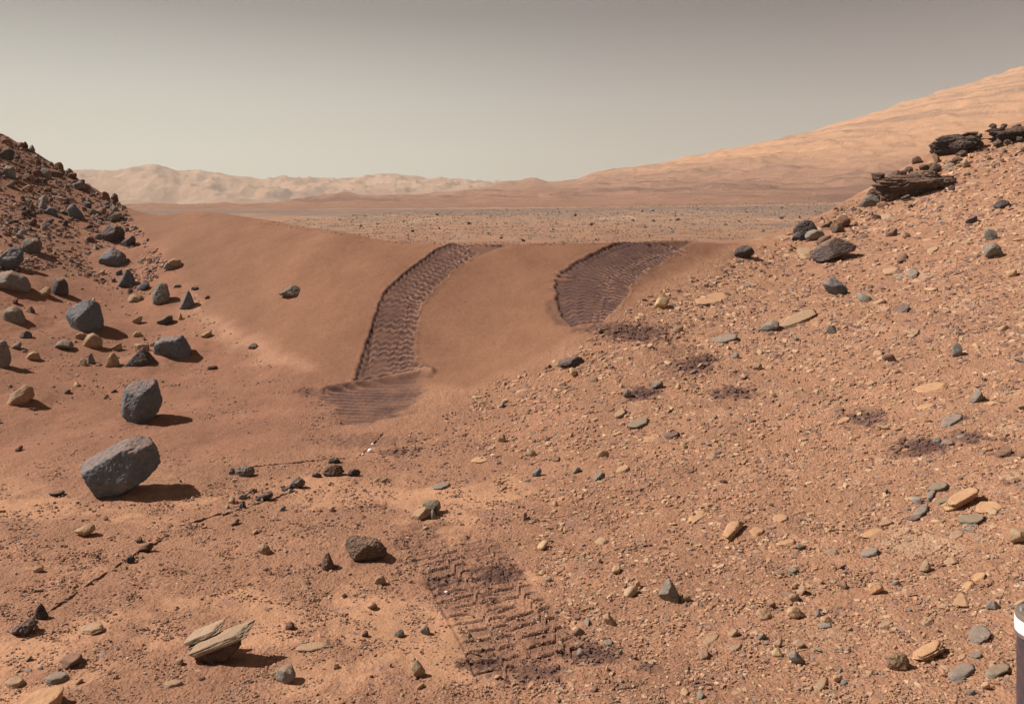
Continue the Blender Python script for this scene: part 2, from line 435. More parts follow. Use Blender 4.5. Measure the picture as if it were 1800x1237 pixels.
def rock_np(hullpts, depth, seed, sub=4, rough=.05, p=14, tilt=.3, fine=.02, facets=4, planes=(), strata=0):
    """solid whose outline in X/Z is hullpts (metres), returns verts (Y centred) and faces"""
    r = np.random.RandomState(seed)
    P = hull2(hullpts); c = (P.min(0)+P.max(0))/2
    w = np.ptp(P[:, 0])/2; h = np.ptp(P[:, 1])/2; S = np.array([w, depth/2, h])
    Nn = []; H = []
    Ps = (P-c)/np.array([w, h])
    for n, hh in edge_planes(Ps, np.zeros(2)):
        for sg in (-1, 1):
            tt = sg*r.uniform(.08, .08+1.6*tilt); Nn.append((n[0], tt, n[1])); H.append(hh)
    for k in range(facets):
        for s in (-1, 1):
            a = r.uniform(-1, 1)*.9; b = r.uniform(-.8, .9)
            n = np.array([a, s*1.0, b]); n /= np.linalg.norm(n)
            Nn.append(n); H.append(r.uniform(.52, .86))
    Nn.append((0, -1, 0)); H.append(1.0); Nn.append((0, 1, 0)); H.append(1.0)
    for q in planes: Nn.append(np.array(q[:3])/np.linalg.norm(q[:3])); H.append(q[3])
    V, Fc, D = chop(Nn, H, sub, p)
    o = r.uniform(0, 50, 3)
    q = V*1.6+o
    k1 = fbm3(q, 4); k2 = 1-2*np.abs(noise3(q*2.3+9)); k3 = fbm3(q*7, 3)
    k4 = 1-2*np.abs(noise3(q*5.1+3)); V = V*(1+rough*1.6*k1-rough*1.1*np.clip(k2-.55, 0, 1)*2-fine*1.5*np.clip(k4-.5, 0, 1)+fine*1.8*k3)[:, None]
    if strata:
        zz = V[:, 2]*h/w*strata+.25*noise3(V*1.3+o); V[:, :2] *= (1+.11*np.tanh(3*np.sin(zz*3.3+seed))*ss(.2, .7, np.hypot(V[:, 0], V[:, 1])))[:, None]
        V *= (1+.10*noise3(V*np.array([2.5, 2.5, 6])+o))[:, None]
    # back to the outline box
    mn = V.min(0); mxx = V.max(0)
    V = (V-(mn+mxx)/2)/((mxx-mn)/2)*S
    return V+np.array([c[0], 0, c[1]]), Fc
def slope(x, y, e=.12):
    return float((zq(x+e, y)-zq(x-e, y))/(2*e)), float((zq(x, y+e)-zq(x, y-e))/(2*e))
PAL = {'blue': (.125, .146, .168), 'dark': (.085, .075, .078), 'brown': (.15, .09, .068), 'grey': (.205, .19, .17), 'tan': (.36, .245, .155),
       'pale': (.46, .30, .18), 'orange': (.50, .29, .16), 'green': (.20, .18, .135), 'reddish': (.20, .105, .07), 'white': (.8, .78, .76)}
def make_rock(name, px, kind, colr, label=None, cat='rock', seed=None, depth=.8, sub=4, rough=.04, p=30, mat=None, parent=None, origin=None, fine=.015, sink=.06, tilt=.3, facets=4, group=None, color=None, planes=(), strata=0):
    """px: (x0,y0,x1,y1) photo box or an outline; stands on the ground where its foot is"""
    if kind in SHAPES:
        x0, y0, x1, y1 = px; out = [(x0+(x1-x0)*a, y1-(y1-y0)*b) for a, b in SHAPES[kind]]
    else: out = px
    out = np.array(out, float); seed = seed if seed is not None else int(abs(out[:, 0].sum()*3+out[:, 1].sum()))
    cx = (out[:, 0].min()+out[:, 0].max())/2; by = out[:, 1].max()
    P = at(cx, by-1.5) if origin is None else origin
    s = P[1]/F
    w = (np.ptp(out[:, 0]))*s; dp = w*depth
    s2 = (P[1]+dp*.3)/F
    X = (out[:, 0]-cx)*s2; Z = (by-out[:, 1])*s2
    hz = Z.max(); Z = np.where(Z < .12*hz, Z-sink*hz, Z)
    V, Fc = rock_np(np.c_[X, Z], dp, seed, sub, rough, p, tilt, fine, facets, planes, strata)
    me = mesh_np(name, V, Fc)
    o = link(name, me, mat or M_rock, parent)
    loc = np.array([(cx-CX)*(P[1]+dp*.3)/F, P[1]+dp*.3, P[2] if origin is None else CAMZ-(by-HY)*P[1]/F])
    if parent is not None: loc = loc-np.array(parent.location)
    o.location = loc
    o.color = (*(color or PAL[colr]), 1)
    if parent is None: tag(o, label, cat, group)
    return o
def make_slab(name, px, kind, colr, thick, label=None, cat='rock', seed=None, sub=4, parent=None, lift=0., tiltx=0., tilty=0., mat=None, p=44, rough=.03, group=None, layers=0):
    """px: box or outline of the upper face in the photo; thick in photo px"""
    if kind in SHAPES_TOP:
        x0, y0, x1, y1 = px; out = [(x0+(x1-x0)*a, y1-(y1-y0)*b) for a, b in SHAPES_TOP[kind]]
    else: out = px
    out = np.array(out, float); seed = seed if seed is not None else int(abs(out[:, 0].sum()*3+out[:, 1].sum()))
    r = np.random.RandomState(seed)
    c0 = at(out[:, 0].mean(), out[:, 1].mean()); sx, sy = slope(c0[0], c0[1])
    sx += tiltx; sy += tilty; th = thick*c0[1]/F
    # intersect the view rays with the slab's top plane
    a = (out[:, 0]-CX)/F; b = (out[:, 1]-HY)/F
    z0 = c0[2]+lift+th*.75
    y = (CAMZ-z0+sx*c0[0]+sy*c0[1])/(b+sx*a+sy); y = np.clip(y, c0[1]*.7, c0[1]*1.4)
    W = np.c_[a*y, y]; c = (W.min(0)+W.max(0))/2; L = W-c
    S = np.array([np.abs(L[:, 0]).max(), np.abs(L[:, 1]).max()]); P = hull2(L/S)
    Nn = []; H = []
    for n, hh in edge_planes(P, np.zeros(2)):
        t = r.uniform(-.15, .25); Nn.append((n[0], n[1], t)); H.append(hh*(1+max(t, 0)*.5))
    Nn += [(r.uniform(-.05, .05), r.uniform(-.05, .05), 1), (0, 0, -1)]; H += [1, 1]
    V, Fc, D = chop(Nn, H, sub, p)
    q = V*1.5+r.uniform(0, 50, 3)
    side = 1-ss(.75, .95, np.abs(V[:, 2]))
    k = fbm3(q*np.array([1.4, 1.4, .8]), 3); g = fbm3(q*np.array([1.2, 1.2, 9]), 2)
    V[:, :2] *= (1+(.10+rough*2)*k*.8+.05*g*side*(1+layers))[:, None]
    if layers:
        st = np.round((V[:, 2]+1)*layers/2)*.5; V[:, :2] *= (1-.06*np.sin(st*7.3+seed)*side)[:, None]
    V[:, 2] += .22*fbm3(q*.8+5, 3)*(V[:, 2] > 0)
    V = V*np.array([S[0], S[1], th/2])
    V[:, 2] += V[:, 0]*sx+V[:, 1]*sy
    cz = z0+(c[0]-c0[0])*sx+(c[1]-c0[1])*sy-th/2
    me = mesh_np(name, V, Fc); o = link(name, me, mat or M_slab, parent)
    loc = np.array([c[0], c[1], cz])
    if parent is not None: loc = loc-np.array(parent.location)
    o.location = loc; o.color = (*PAL[colr], 1)
    if parent is None: tag(o, label, cat, group)
    return o

# ------------------------------------------------------------------ wheel tracks pressed into the ground
class Ribbon:
    def __init__(self, L, R, n=60):
        L = resample(L, n); R = resample(R, n)
        a = at_near(L[:, 0], L[:, 1])[:, :2]; b = at_near(R[:, 0], R[:, 1])[:, :2]
        self.c = (a+b)/2; self.hw = np.hypot(*(b-a).T)/2; self.dir = (b-a)/(2*self.hw[:, None])
        self.s = np.r_[0, np.cumsum(np.hypot(*np.diff(self.c, axis=0).T))]
        self.bb = np.r_[np.minimum(a, b).min(0)-.3, np.maximum(a, b).max(0)+.3]
    def coords(self, x, y):
        best = np.full(x.shape, 1e9); S = np.zeros(x.shape); T = np.full(x.shape, 9.)
        for i in range(len(self.c)-1):
            a = self.c[i]; e = self.c[i+1]-a; L = (e*e).sum()
            k = np.clip(((x-a[0])*e[0]+(y-a[1])*e[1])/L, 0, 1)
            qx = x-a[0]-k*e[0]; qy = y-a[1]-k*e[1]; d = np.hypot(qx, qy); m = d < best
            d_ = self.dir[i]; hw = self.hw[i]*(1-k)+self.hw[i+1]*k
            T = np.where(m, (qx*d_[0]+qy*d_[1])/hw, T); S = np.where(m, self.s[i]+k*np.sqrt(L), S)
            off = np.abs((qx*e[0]+qy*e[1])/np.sqrt(L)); T = np.where(m & (off > .03), 9., T)
            best = np.where(m, d, best)
        return S, T
TR_L = Ribbon([(797, 428), (758, 446), (705, 488), (672, 521), (658, 560), (645, 600), (634, 635), (624, 668)],
              [(846, 438), (803, 468), (762, 505), (737, 535), (732, 580), (726, 615), (731, 640), (742, 656)])
TR_R = Ribbon([(1135, 420), (1070, 439), (1015, 463), (985, 480), (984, 515), (990, 545), (1005, 567)],
              [(1195, 430), (1162, 452), (1132, 475), (1107, 500), (1094, 525), (1078, 548), (1060, 566)])
TR_A = Ribbon([(706, 932), (722, 970), (752, 1015), (775, 1065), (800, 1110), (822, 1150), (838, 1192)],
              [(768, 930), (800, 965), (850, 1010), (885, 1050), (900, 1100), (912, 1150), (925, 1185)])
TR_B = Ribbon([(808, 950), (822, 985), (835, 1020), (860, 1060), (900, 1100), (945, 1150)],
              [(872, 940), (910, 985), (950, 1030), (985, 1075), (1010, 1110), (1040, 1150)])
FOOT = world_poly([(566, 686), (640, 672), (740, 656), (738, 690), (705, 728), (650, 742), (603, 744), (585, 715)])
BERM = world_poly([(568, 687), (640, 673), (700, 663), (742, 652), (757, 655)])
TAIL_L = world_poly([(818, 431), (850, 435), (882, 431), (855, 441), (836, 447)])
TAIL_R = world_poly([(1145, 424), (1175, 427), (1212, 420), (1185, 436), (1150, 444)])
LOBE = world_poly([(967, 535), (984, 522), (1003, 560), (1010, 569), (985, 566)])
DUNE = world_poly([(210, 360), (520, 397), (700, 428), (880, 434), (1200, 426), (1300, 428), (1250, 452), (1120, 520), (1030, 580), (930, 635), (820, 680), (560, 655), (480, 602), (370, 545), (330, 490), (262, 420)])
PALE_STREAK = world_poly([(330, 500), (380, 548), (480, 603), (560, 650), (480, 640), (390, 590), (330, 545)])
LINE = world_poly([(640, 655), (648, 625), (658, 575)])
_e = {}
def dark_patches():  # scuffed soil, and darker ground at the feet of some rocks
    if not _e:
        L = [(1130, 690, 40, 15, 1.0), (1215, 645, 50, 16, .85), (1235, 632, 34, 9, .9), (1120, 585, 80, 20, .85), (1180, 615, 60, 14, .35), (1060, 575, 60, 8, .7),
             (1620, 785, 60, 22, .95), (1520, 735, 50, 18, .75), (1580, 800, 30, 8, .5), (1700, 770, 50, 16, .7), (1290, 690, 50, 14, .75), (1300, 660, 40, 12, .35), (1770, 795, 30, 14, .6), (1780, 850, 20, 8, .5),
             (640, 775, 70, 16, .45), (700, 795, 40, 8, .65), (875, 1006, 46, 17, .95), (780, 1022, 38, 16, .75), (735, 950, 36, 26, .35), (1040, 1150, 60, 18, .8), (940, 1180, 60, 24, .75),
             (1000, 1120, 40, 16, .35), (1140, 1175, 26, 9, .6), (850, 1165, 50, 20, .75), (1110, 1200, 40, 12, .3), (545, 690, 30, 8, .6), (760, 922, 40, 8, .5), (225, 862, 90, 22, .35),
             (250, 742, 50, 12, .25), (645, 990, 45, 6, .3), (385, 1165, 40, 10, .4), (1690, 735, 20, 8, .5), (1200, 655, 60, 18, .3), (1450, 700, 60, 20, .2), (1350, 670, 50, 16, .25), (150, 590, 30, 10, .3), (590, 730, 40, 16, .3)]
        for (px, py, rx, ry, k) in L:
            a = at_many([px, px+rx, px], [py, py, py+ry])
            _e[(px, py)] = (a[0, 0], a[0, 1], abs(a[1, 0]-a[0, 0])+.01, abs(a[2, 1]-a[0, 1])+.01, k)
    return _e.values()
C_DUNE = np.array([.236, .115, .069]); C_LEFT = np.array([.262, .126, .078]); C_RIGHT = np.array([.365, .190, .115])
C_FORE = np.array([.315, .160, .098]); C_BED = np.array([.44, .232, .135]); C_DARK = np.array([.085, .046, .041]); C_PALE = np.array([.50, .33, .22])
def mixv(a, b, t): return a*(1-t[:, None])+b*t[:, None]
APRON = []
for (px, py, r_, h_) in [(215, 866, 60, .022), (250, 740, 45, .03), (155, 580, 45, .035), (305, 630, 48, .04), (248, 645, 40, .03), (198, 465, 40, .05), (283, 534, 30, .04), (25, 510, 50, .06), (20, 570, 40, .05), (645, 982, 50, .012), (385, 1158, 60, .010), (35, 710, 34, .03)]:
    w_ = at(px, py); APRON.append((w_[0], w_[1]+r_*.35*w_[1]/F, r_*w_[1]/F, h_))
def dark_patch_w(x, y):
    out = np.zeros(x.size)
    for (ex, ey, rx, ry, k) in dark_patches():
        m = (np.abs(x-ex) < rx*2) & (np.abs(y-ey) < ry*2.2)
        if m.any():
            d = np.hypot((x[m]-ex)/rx, (y[m]-ey)/ry); out[m] = np.maximum(out[m], k*ss(1.1, .45, d+1.1*fbm2(x[m]*13, y[m]*13, 5, .7)))
    return out
def ground_detail(x, y, z):
    """fine relief, colour and grittiness of the near ground"""
    inD = ss(.12, -.12, sdist(DUNE, x, y)+.10*fbm2(x*3, y*3, 3))
    right = ss(.4, 2.2, x+ (y-5)*.0 +.6*fbm2(x*.7, y*.7, 3) - np.where(y < 6, .0, 0))
    left = ss(-.8, -2.2, x+.5*fbm2(x*.8+9, y*.8, 3))*ss(6.0, 7.3, y+.5*fbm2(x, y, 3))
    c = np.repeat(C_FORE[None], x.size, 0)
    bed = ss(.02, .22, fbm2(x*1.1+4, y*1.1, 5, .6))*ss(1.0, -.2, x)*ss(7.0, 5.8, y)
    c = mixv(c, C_BED, bed*.85)
    c = mixv(c, C_RIGHT, right); c = mixv(c, C_LEFT, left)
    mott = fbm2(x*2.1+20, y*2.1, 5, .6)
    c = c*(1+.22*mott*(1-.6*inD))[:, None]
    c = mixv(c, C_PALE, ss(.28, .5, fbm2(x*1.6+50, y*1.6+8, 4))*right*.55*(1-inD))
    c = mixv(c, np.array([.46, .265, .17]), ss(.2, -.15, sdist(PALE_STREAK, x, y)+.2*fbm2(x*4, y*4, 3))*.45)
    c = mixv(c, C_DUNE*(1+.05*fbm2(x*2, y*2, 3)[:, None]), inD)
    top = inD*ss(-1.5, -5, x)*.5  # upper left of the dune browner: grazing light put into the colour
    c = mixv(c, np.array([.19, .105, .067]), top)
    rough = .75+.25*right; rough = rough*(1-left)+.42*left; rough = rough*(1-inD)+.12*inD
    rough = rough*(1-.55*bed)
    rub = ss(1.3, 2.4, z)*ss(-4, -6.5, x); rough = np.maximum(rough, rub); c = mixv(c, np.array([.25, .125, .085]), rub*.6)
    # patchy darker plum soil among the stones
    pl = ss(.22, .5, fbm2(x*3.1+70, y*3.1+30, 5, .6))*(1-inD); c = mixv(c, np.array([.25, .14, .11]), pl*.5)
    dz = (.010*fbm2(x*6, y*6, 3)+.006*fbm2(x*19, y*19, 3))*(.25+rough)*(1-inD*.8)
    dz += .010*np.clip(fbm2(x*11+3, y*11, 3)-.1, 0, 1)*right
    dz += .0035*inD*fbm2(x*9, y*9, 2)
    # wind scallops on the left sand
    dz += .012*left*np.abs(fbm2(x*1.3+30, y*2.6, 2))
    dark = np.zeros(x.size); lite = np.zeros(x.size)  # disturbed-soil tones, plus tread shading put into the colour
    for (ex, ey, rr, hh) in APRON:
        m = np.hypot(x-ex, y-ey) < rr*2.2
        if m.any(): d = np.hypot((x[m]-ex)/rr, (y[m]-ey)/rr)+.25*fbm2(x[m]*7, y[m]*7, 3); dz[m] += hh*ss(1.7, .6, d)
    for (ex, ey, rx, ry, k) in dark_patches():
        m = (np.abs(x-ex) < rx*2) & (np.abs(y-ey) < ry*2.2)
        if not m.any(): continue
        d = np.hypot((x[m]-ex)/rx, (y[m]-ey)/ry); nz = fbm2(x[m]*13, y[m]*13, 5, .7)
        w = k*ss(1.1, .45, d+1.1*nz); dark[m] = np.maximum(dark[m], w); dz[m] += w*(.022*fbm2(x[m]*22, y[m]*22, 3)-.006)
    # the two ruts over the sand ridge
    for T, pitch, dep in ((TR_L, .080, .019), (TR_R, .080, .022)):
        m = (x > T.bb[0]) & (x < T.bb[2]) & (y > T.bb[1]) & (y < T.bb[3])
        if not m.any(): continue
        X = x[m]; Y = y[m]; s, t = T.coords(X, Y)
        t = t+.26*fbm2(X*9, Y*9, 4, .65)*(t > 0)+.09*fbm2(X*8, Y*8, 4, .6)
        ins = ss(1.03, .95, np.abs(t))
        zg = .5*np.abs(((t*2.4+.35) % 1.0)-.5)*2+.25*fbm2(X*5, Y*5, 2)
        ph = (s/pitch+zg*.9+.25*fbm2(X*8+7, Y*8, 2)) % 1.0
        gr = np.exp(-((ph-.5)/.17)**2); fade = ss(-.45, .05, fbm2(X*3.3+13, Y*3.3, 3))
        if T is TR_R: fade = fade*(1-.8*ss(.45, .1, np.abs(t+.1-.25*np.sin(s*3)))*ss(.2, .8, s))
        fade = .25+.75*fade
        dz[m] += -dep*ins+.009*np.exp(-((np.abs(t)-1.1)/.08)**2)*(.6+.8*fbm2(X*12, Y*12, 2))+ins*(.016*(.5-gr)*fade)
        # long scrape lines
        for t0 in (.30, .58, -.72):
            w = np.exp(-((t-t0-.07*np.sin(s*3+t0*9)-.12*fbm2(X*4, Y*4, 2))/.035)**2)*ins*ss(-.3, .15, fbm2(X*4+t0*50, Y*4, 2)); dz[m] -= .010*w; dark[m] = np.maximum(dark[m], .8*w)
        dm = ins*(.68+.50*gr*fade+.30*fbm2(X*5+3, Y*5, 4)+.22*ss(-.2, -.9, t)*ss(1.4, .2, s))  # churned soil dark, grooves darker still as shade in the colour
        edge = np.exp(-((t+1.0)/.055)**2)*1.1+.8*np.exp(-((t-1.0)/.07)**2)*(fbm2(X*7, Y*7, 2)+.5)+.45*np.exp(-((np.abs(t)-1.1)/.14)**2)*ss(.0, .3, fbm2(X*13, Y*13, 3))  # shadow line of the rut walls, put into the colour
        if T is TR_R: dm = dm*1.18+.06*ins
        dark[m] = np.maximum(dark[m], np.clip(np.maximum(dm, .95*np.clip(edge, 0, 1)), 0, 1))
        lite[m] = np.maximum(lite[m], ins*np.exp(-((ph-.02)/.14)**2)*fade*ss(-1.1, .7, t+.5*fbm2(X*3, Y*3, 2))*.85)  # tread crests lightened in colour, dusty soil and painted light together
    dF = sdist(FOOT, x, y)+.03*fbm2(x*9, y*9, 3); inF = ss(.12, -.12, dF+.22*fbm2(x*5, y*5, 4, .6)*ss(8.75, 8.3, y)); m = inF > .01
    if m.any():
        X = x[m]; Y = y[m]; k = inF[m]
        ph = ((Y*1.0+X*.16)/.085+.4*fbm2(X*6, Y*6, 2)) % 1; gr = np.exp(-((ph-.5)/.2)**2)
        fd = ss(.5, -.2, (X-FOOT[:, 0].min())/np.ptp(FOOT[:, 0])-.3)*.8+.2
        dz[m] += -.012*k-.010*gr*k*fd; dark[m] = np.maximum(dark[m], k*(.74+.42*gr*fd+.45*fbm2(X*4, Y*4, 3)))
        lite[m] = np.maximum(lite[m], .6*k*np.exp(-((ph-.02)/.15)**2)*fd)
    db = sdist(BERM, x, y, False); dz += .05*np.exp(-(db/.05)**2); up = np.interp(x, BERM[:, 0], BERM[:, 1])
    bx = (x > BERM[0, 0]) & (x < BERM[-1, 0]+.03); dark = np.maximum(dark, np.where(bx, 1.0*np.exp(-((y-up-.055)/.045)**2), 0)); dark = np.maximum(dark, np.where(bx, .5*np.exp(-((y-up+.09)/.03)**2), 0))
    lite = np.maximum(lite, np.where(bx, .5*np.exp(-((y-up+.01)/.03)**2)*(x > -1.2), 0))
    dl = sdist(LINE, x, y, False); dark = np.maximum(dark, .8*np.exp(-(dl/.018)**2)); dz -= .012*np.exp(-(dl/.02)**2)
    for P, k in ((TAIL_L, .75), (TAIL_R, .8), (LOBE, .62)):  # both tails: shaded rut edge put into the colour
        w = ss(.09, -.01, sdist(P, x, y)+.03*fbm2(x*8, y*8, 3)); dark = np.maximum(dark, k*w*(.85+.3*fbm2(x*9, y*9, 3))); dz -= .02*w
    # cleat prints in the foreground
    for T, pitch, jog in ((TR_A, .088, 1.0), (TR_B, .092, 1.0)):
        m = (x > T.bb[0]) & (x < T.bb[2]) & (y > T.bb[1]) & (y < T.bb[3])
        if not m.any(): continue
        X = x[m]; Y = y[m]; s, t = T.coords(X, Y)
        ins = ss(1.12, .8, np.abs(t)+.35*fbm2(X*6, Y*6, 4, .6))
        ph = (s/pitch+jog*ss(.05, .36, t)+.10*t+.045*fbm2(X*6+7, Y*6, 2)) % 1.0
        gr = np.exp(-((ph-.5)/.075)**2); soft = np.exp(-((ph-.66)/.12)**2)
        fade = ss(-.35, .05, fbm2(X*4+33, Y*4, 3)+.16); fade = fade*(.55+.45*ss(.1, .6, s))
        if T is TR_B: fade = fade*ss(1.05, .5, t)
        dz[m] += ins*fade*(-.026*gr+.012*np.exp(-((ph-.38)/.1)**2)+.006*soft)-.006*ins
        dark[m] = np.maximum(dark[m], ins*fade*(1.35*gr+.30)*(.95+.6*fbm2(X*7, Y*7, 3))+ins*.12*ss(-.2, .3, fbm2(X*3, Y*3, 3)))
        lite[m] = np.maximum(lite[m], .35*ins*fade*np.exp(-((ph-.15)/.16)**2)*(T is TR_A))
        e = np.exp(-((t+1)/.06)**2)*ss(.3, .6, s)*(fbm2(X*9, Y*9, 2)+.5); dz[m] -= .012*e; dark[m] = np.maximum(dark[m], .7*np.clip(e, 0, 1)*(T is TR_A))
    c = mixv(c, C_DARK, np.clip(dark, 0, 1)*.93); c = mixv(c, np.array([.44, .255, .18]), np.clip(lite, 0, 1)*.8)
    rough = rough*(1-.5*np.clip(dark, 0, 1))
    return dz, c, rough

def far_detail(x, y, z):
    u = CX+x/y*F
    dz = np.zeros(x.size)
    c = np.repeat(np.array([[.32, .19, .122]]), x.size, 0)
    n = fbm2(x*.11, y*.05+3, 5, .65); c = mixv(c, np.array([.34, .18, .115]), ss(-.05, .3, n)*.7); c = mixv(c, np.array([.20, .155, .13]), ss(.0, .3, fbm2(x*.25+9, y*.06, 4, .6))*.6); c = mixv(c, np.array([.42, .28, .19]), ss(.15, .4, fbm2(x*.16+40, y*.035, 4, .6))*.7)
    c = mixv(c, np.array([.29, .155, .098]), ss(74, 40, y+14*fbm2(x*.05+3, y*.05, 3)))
    dz += .10*fbm2(x*.35, y*.35, 4)*ss(24, 40, y)
    band = ss(95, 150, y+60*fbm2(x*.03, y*.012, 4, .6))*ss(215, 165, y+60*fbm2(x*.012, y*.03+4, 4))
    c = mixv(c, np.array([.16, .115, .10]), band*.65)
    h = ss(165, 200, y)
    st = fbm2(x*.006+2, z*.55+.004*y, 4, .6)
    ch = mixv(np.repeat(np.array([[.42, .225, .15]]), x.size, 0), np.array([.25, .14, .11]), ss(.0, .25, st)*.75)
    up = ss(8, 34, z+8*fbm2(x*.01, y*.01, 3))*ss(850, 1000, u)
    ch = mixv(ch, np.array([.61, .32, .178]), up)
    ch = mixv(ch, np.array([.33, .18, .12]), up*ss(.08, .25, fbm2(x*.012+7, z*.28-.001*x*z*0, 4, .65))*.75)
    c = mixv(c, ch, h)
    m = ss(180, 320, y)*ss(1150, 1000, y)
    r = 1-np.abs(fbm2(x*.020+3, y*.008, 4, .6))*2
    dz += m*(1.9*fbm2(x*.03, y*.014, 5, .62)+1.5*np.clip(r-.5, 0, 1)*2)*(1+.8*ss(900, 1400, u))*.8
    terr = np.sin((z+3*fbm2(x*.01, y*.01, 3))*.55); dz += m*.9*terr*ss(900, 1200, u)
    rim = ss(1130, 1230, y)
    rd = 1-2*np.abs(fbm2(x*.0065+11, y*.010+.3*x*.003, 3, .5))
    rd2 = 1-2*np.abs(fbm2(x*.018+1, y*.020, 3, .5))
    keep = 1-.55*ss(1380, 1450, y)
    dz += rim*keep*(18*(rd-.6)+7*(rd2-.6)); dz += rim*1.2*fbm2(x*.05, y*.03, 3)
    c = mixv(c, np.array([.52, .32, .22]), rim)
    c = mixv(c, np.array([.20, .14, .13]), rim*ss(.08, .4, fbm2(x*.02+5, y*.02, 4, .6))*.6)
    return dz, c

# ------------------------------------------------------------------ ground sheets
def stepped(segs):
    out = [segs[0][0]]
    for a, b, st in segs:
        v = out[-1]
        while v < b-1e-9:
            v = min(b, v+(st(v) if callable(st) else st)); out.append(v)
    return np.array(out)
U = stepped([(0, .20, .00085), (.20, .64, .0017), (.64, 1.5, lambda v: .006+(v-.64)*.08)]); U = np.r_[-U[:0:-1], U]
Y1 = stepped([(-1.5, 2.9, .08), (2.9, 12.4, lambda v: min(max(v*v/2300, .006), .0115)), (12.4, 19, .028), (19, 26, .09)])
Y2 = np.r_[26, np.geomspace(26, 200, 190)[1:], np.geomspace(200, 1750, 330)[1:]]
def sheet_xy(Y):
    w = Y+3.2; return (U[None, :]*w[:, None]).ravel(), np.repeat(Y, len(U))
def quads(nr, nc):
    i = np.arange(nr-1)[:, None]*nc+np.arange(nc-1)[None]; i = i.ravel()
    return np.c_[i, i+1, i+nc+1, i+nc]
X, Y = sheet_xy(Y1); Z = zbase(X, Y)
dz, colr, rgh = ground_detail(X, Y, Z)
fade = ss(24, 26, Y)*ss(0, 1, 1.0+0*Y)
dzf, cf = far_detail(X, np.maximum(Y, 5), Z)
colr = mixv(colr, cf, ss(0, 3, Y-yc(X))*ss(14, 20, Y)); dz = dz*(1-ss(20, 26, Y))
M_ground = ground_material('martian_soil')
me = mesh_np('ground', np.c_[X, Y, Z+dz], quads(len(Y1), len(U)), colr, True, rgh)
tag(link('ground', me, M_ground), kind='structure')
# a height lookup that includes the fine relief, so stones sit on it
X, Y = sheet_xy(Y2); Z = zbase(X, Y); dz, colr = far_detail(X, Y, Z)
dz[:len(U)] = 0
V = np.c_[X, Y, Z+dz]; Q = quads(len(Y2), len(U)); qy = Y[Q[:, 0]]; qu = CX+X[Q[:, 0]]/qy*F
M_far = ground_material('distant_soil', 26, False); M_plain = ground_material('plain_soil', 5, True)
def subset(name, mask, mat, smooth=True):
    q = Q[mask]; used = np.unique(q); mp = np.zeros(len(V), np.int64); mp[used] = np.arange(len(used))
    me = mesh_np(name, V[used], mp[q], colr[used], smooth, np.full(len(used), .16))
    return tag(link(name, me, mat), kind='structure')
subset('plain', qy < 185, M_plain)
subset('hills', (qy >= 185) & (qy < 1090) & (qu < 860), M_far)
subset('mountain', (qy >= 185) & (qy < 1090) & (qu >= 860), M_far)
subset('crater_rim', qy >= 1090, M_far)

# ------------------------------------------------------------------ single rocks of the left slope
B = make_rock; S = make_slab; np.random.seed(3); random.seed(3)
B('boulder', [(150, 822), (170, 806), (196, 794), (222, 781), (245, 778), (266, 780), (276, 797), (281, 815), (281, 834), (262, 850), (232, 866), (212, 875), (190, 878), (176, 868), (158, 842)], 'x', 'blue',
  'large blue-grey boulder tilted on smooth sand, lowest and biggest of the left boulders', 'boulder', sub=6, depth=.8, rough=.03, fine=.022, p=36, seed=21, planes=[(.05, -1, .12, .48), (-.55, -.45, .85, .55), (.95, -.6, -.1, .62), (.2, -.5, 1, .78)], facets=1)
B('boulder', [(215, 705), (222, 690), (238, 676), (268, 673), (279, 684), (285, 706), (280, 728), (262, 748), (240, 746), (219, 735), (214, 722)], 'x', 'blue',
  'rounded blue-grey boulder with a tan broken cap, just above the biggest boulder', 'boulder', sub=6, depth=.9, rough=.04, fine=.022, p=30, seed=5, planes=[(-.25, -1, .1, .6), (.9, -.7, .2, .66), (-1, -.6, .1, .72), (0, -.6, 1, .66)], facets=2)
B('boulder', [(119, 557), (126, 543), (157, 528), (170, 534), (180, 553), (184, 575), (172, 588), (140, 585), (124, 572)], 'x', 'blue',
  'smooth blue-grey boulder with a pointed top, perched on two pale stones', 'boulder', sub=6, depth=.85, rough=.03, fine=.02, p=24, seed=11, planes=[(-.4, -.8, .6, .6), (.5, -1, -.2, .66), (-.6, -.8, -.3, .7)], facets=1)
B('boulder', [(272, 620), (277, 603), (288, 594), (318, 592), (324, 601), (326, 612), (338, 631), (325, 638), (295, 637), (275, 627)], 'x', 'blue',
  'squat dark grey boulder with a flat tan top, right of the pyramid rock', 'boulder', sub=5, depth=.8, p=34, seed=8, planes=[(.1, -1, .05, .62), (.9, -.6, .1, .6)], facets=2)
B('rock', [(222, 643), (236, 632), (250, 613), (262, 626), (276, 646), (262, 650), (230, 650)], 'x', 'dark', 'dark pyramid-shaped rock with a light foot, left of the flat-topped boulder', sub=5, depth=.7, rough=.07, seed=9)
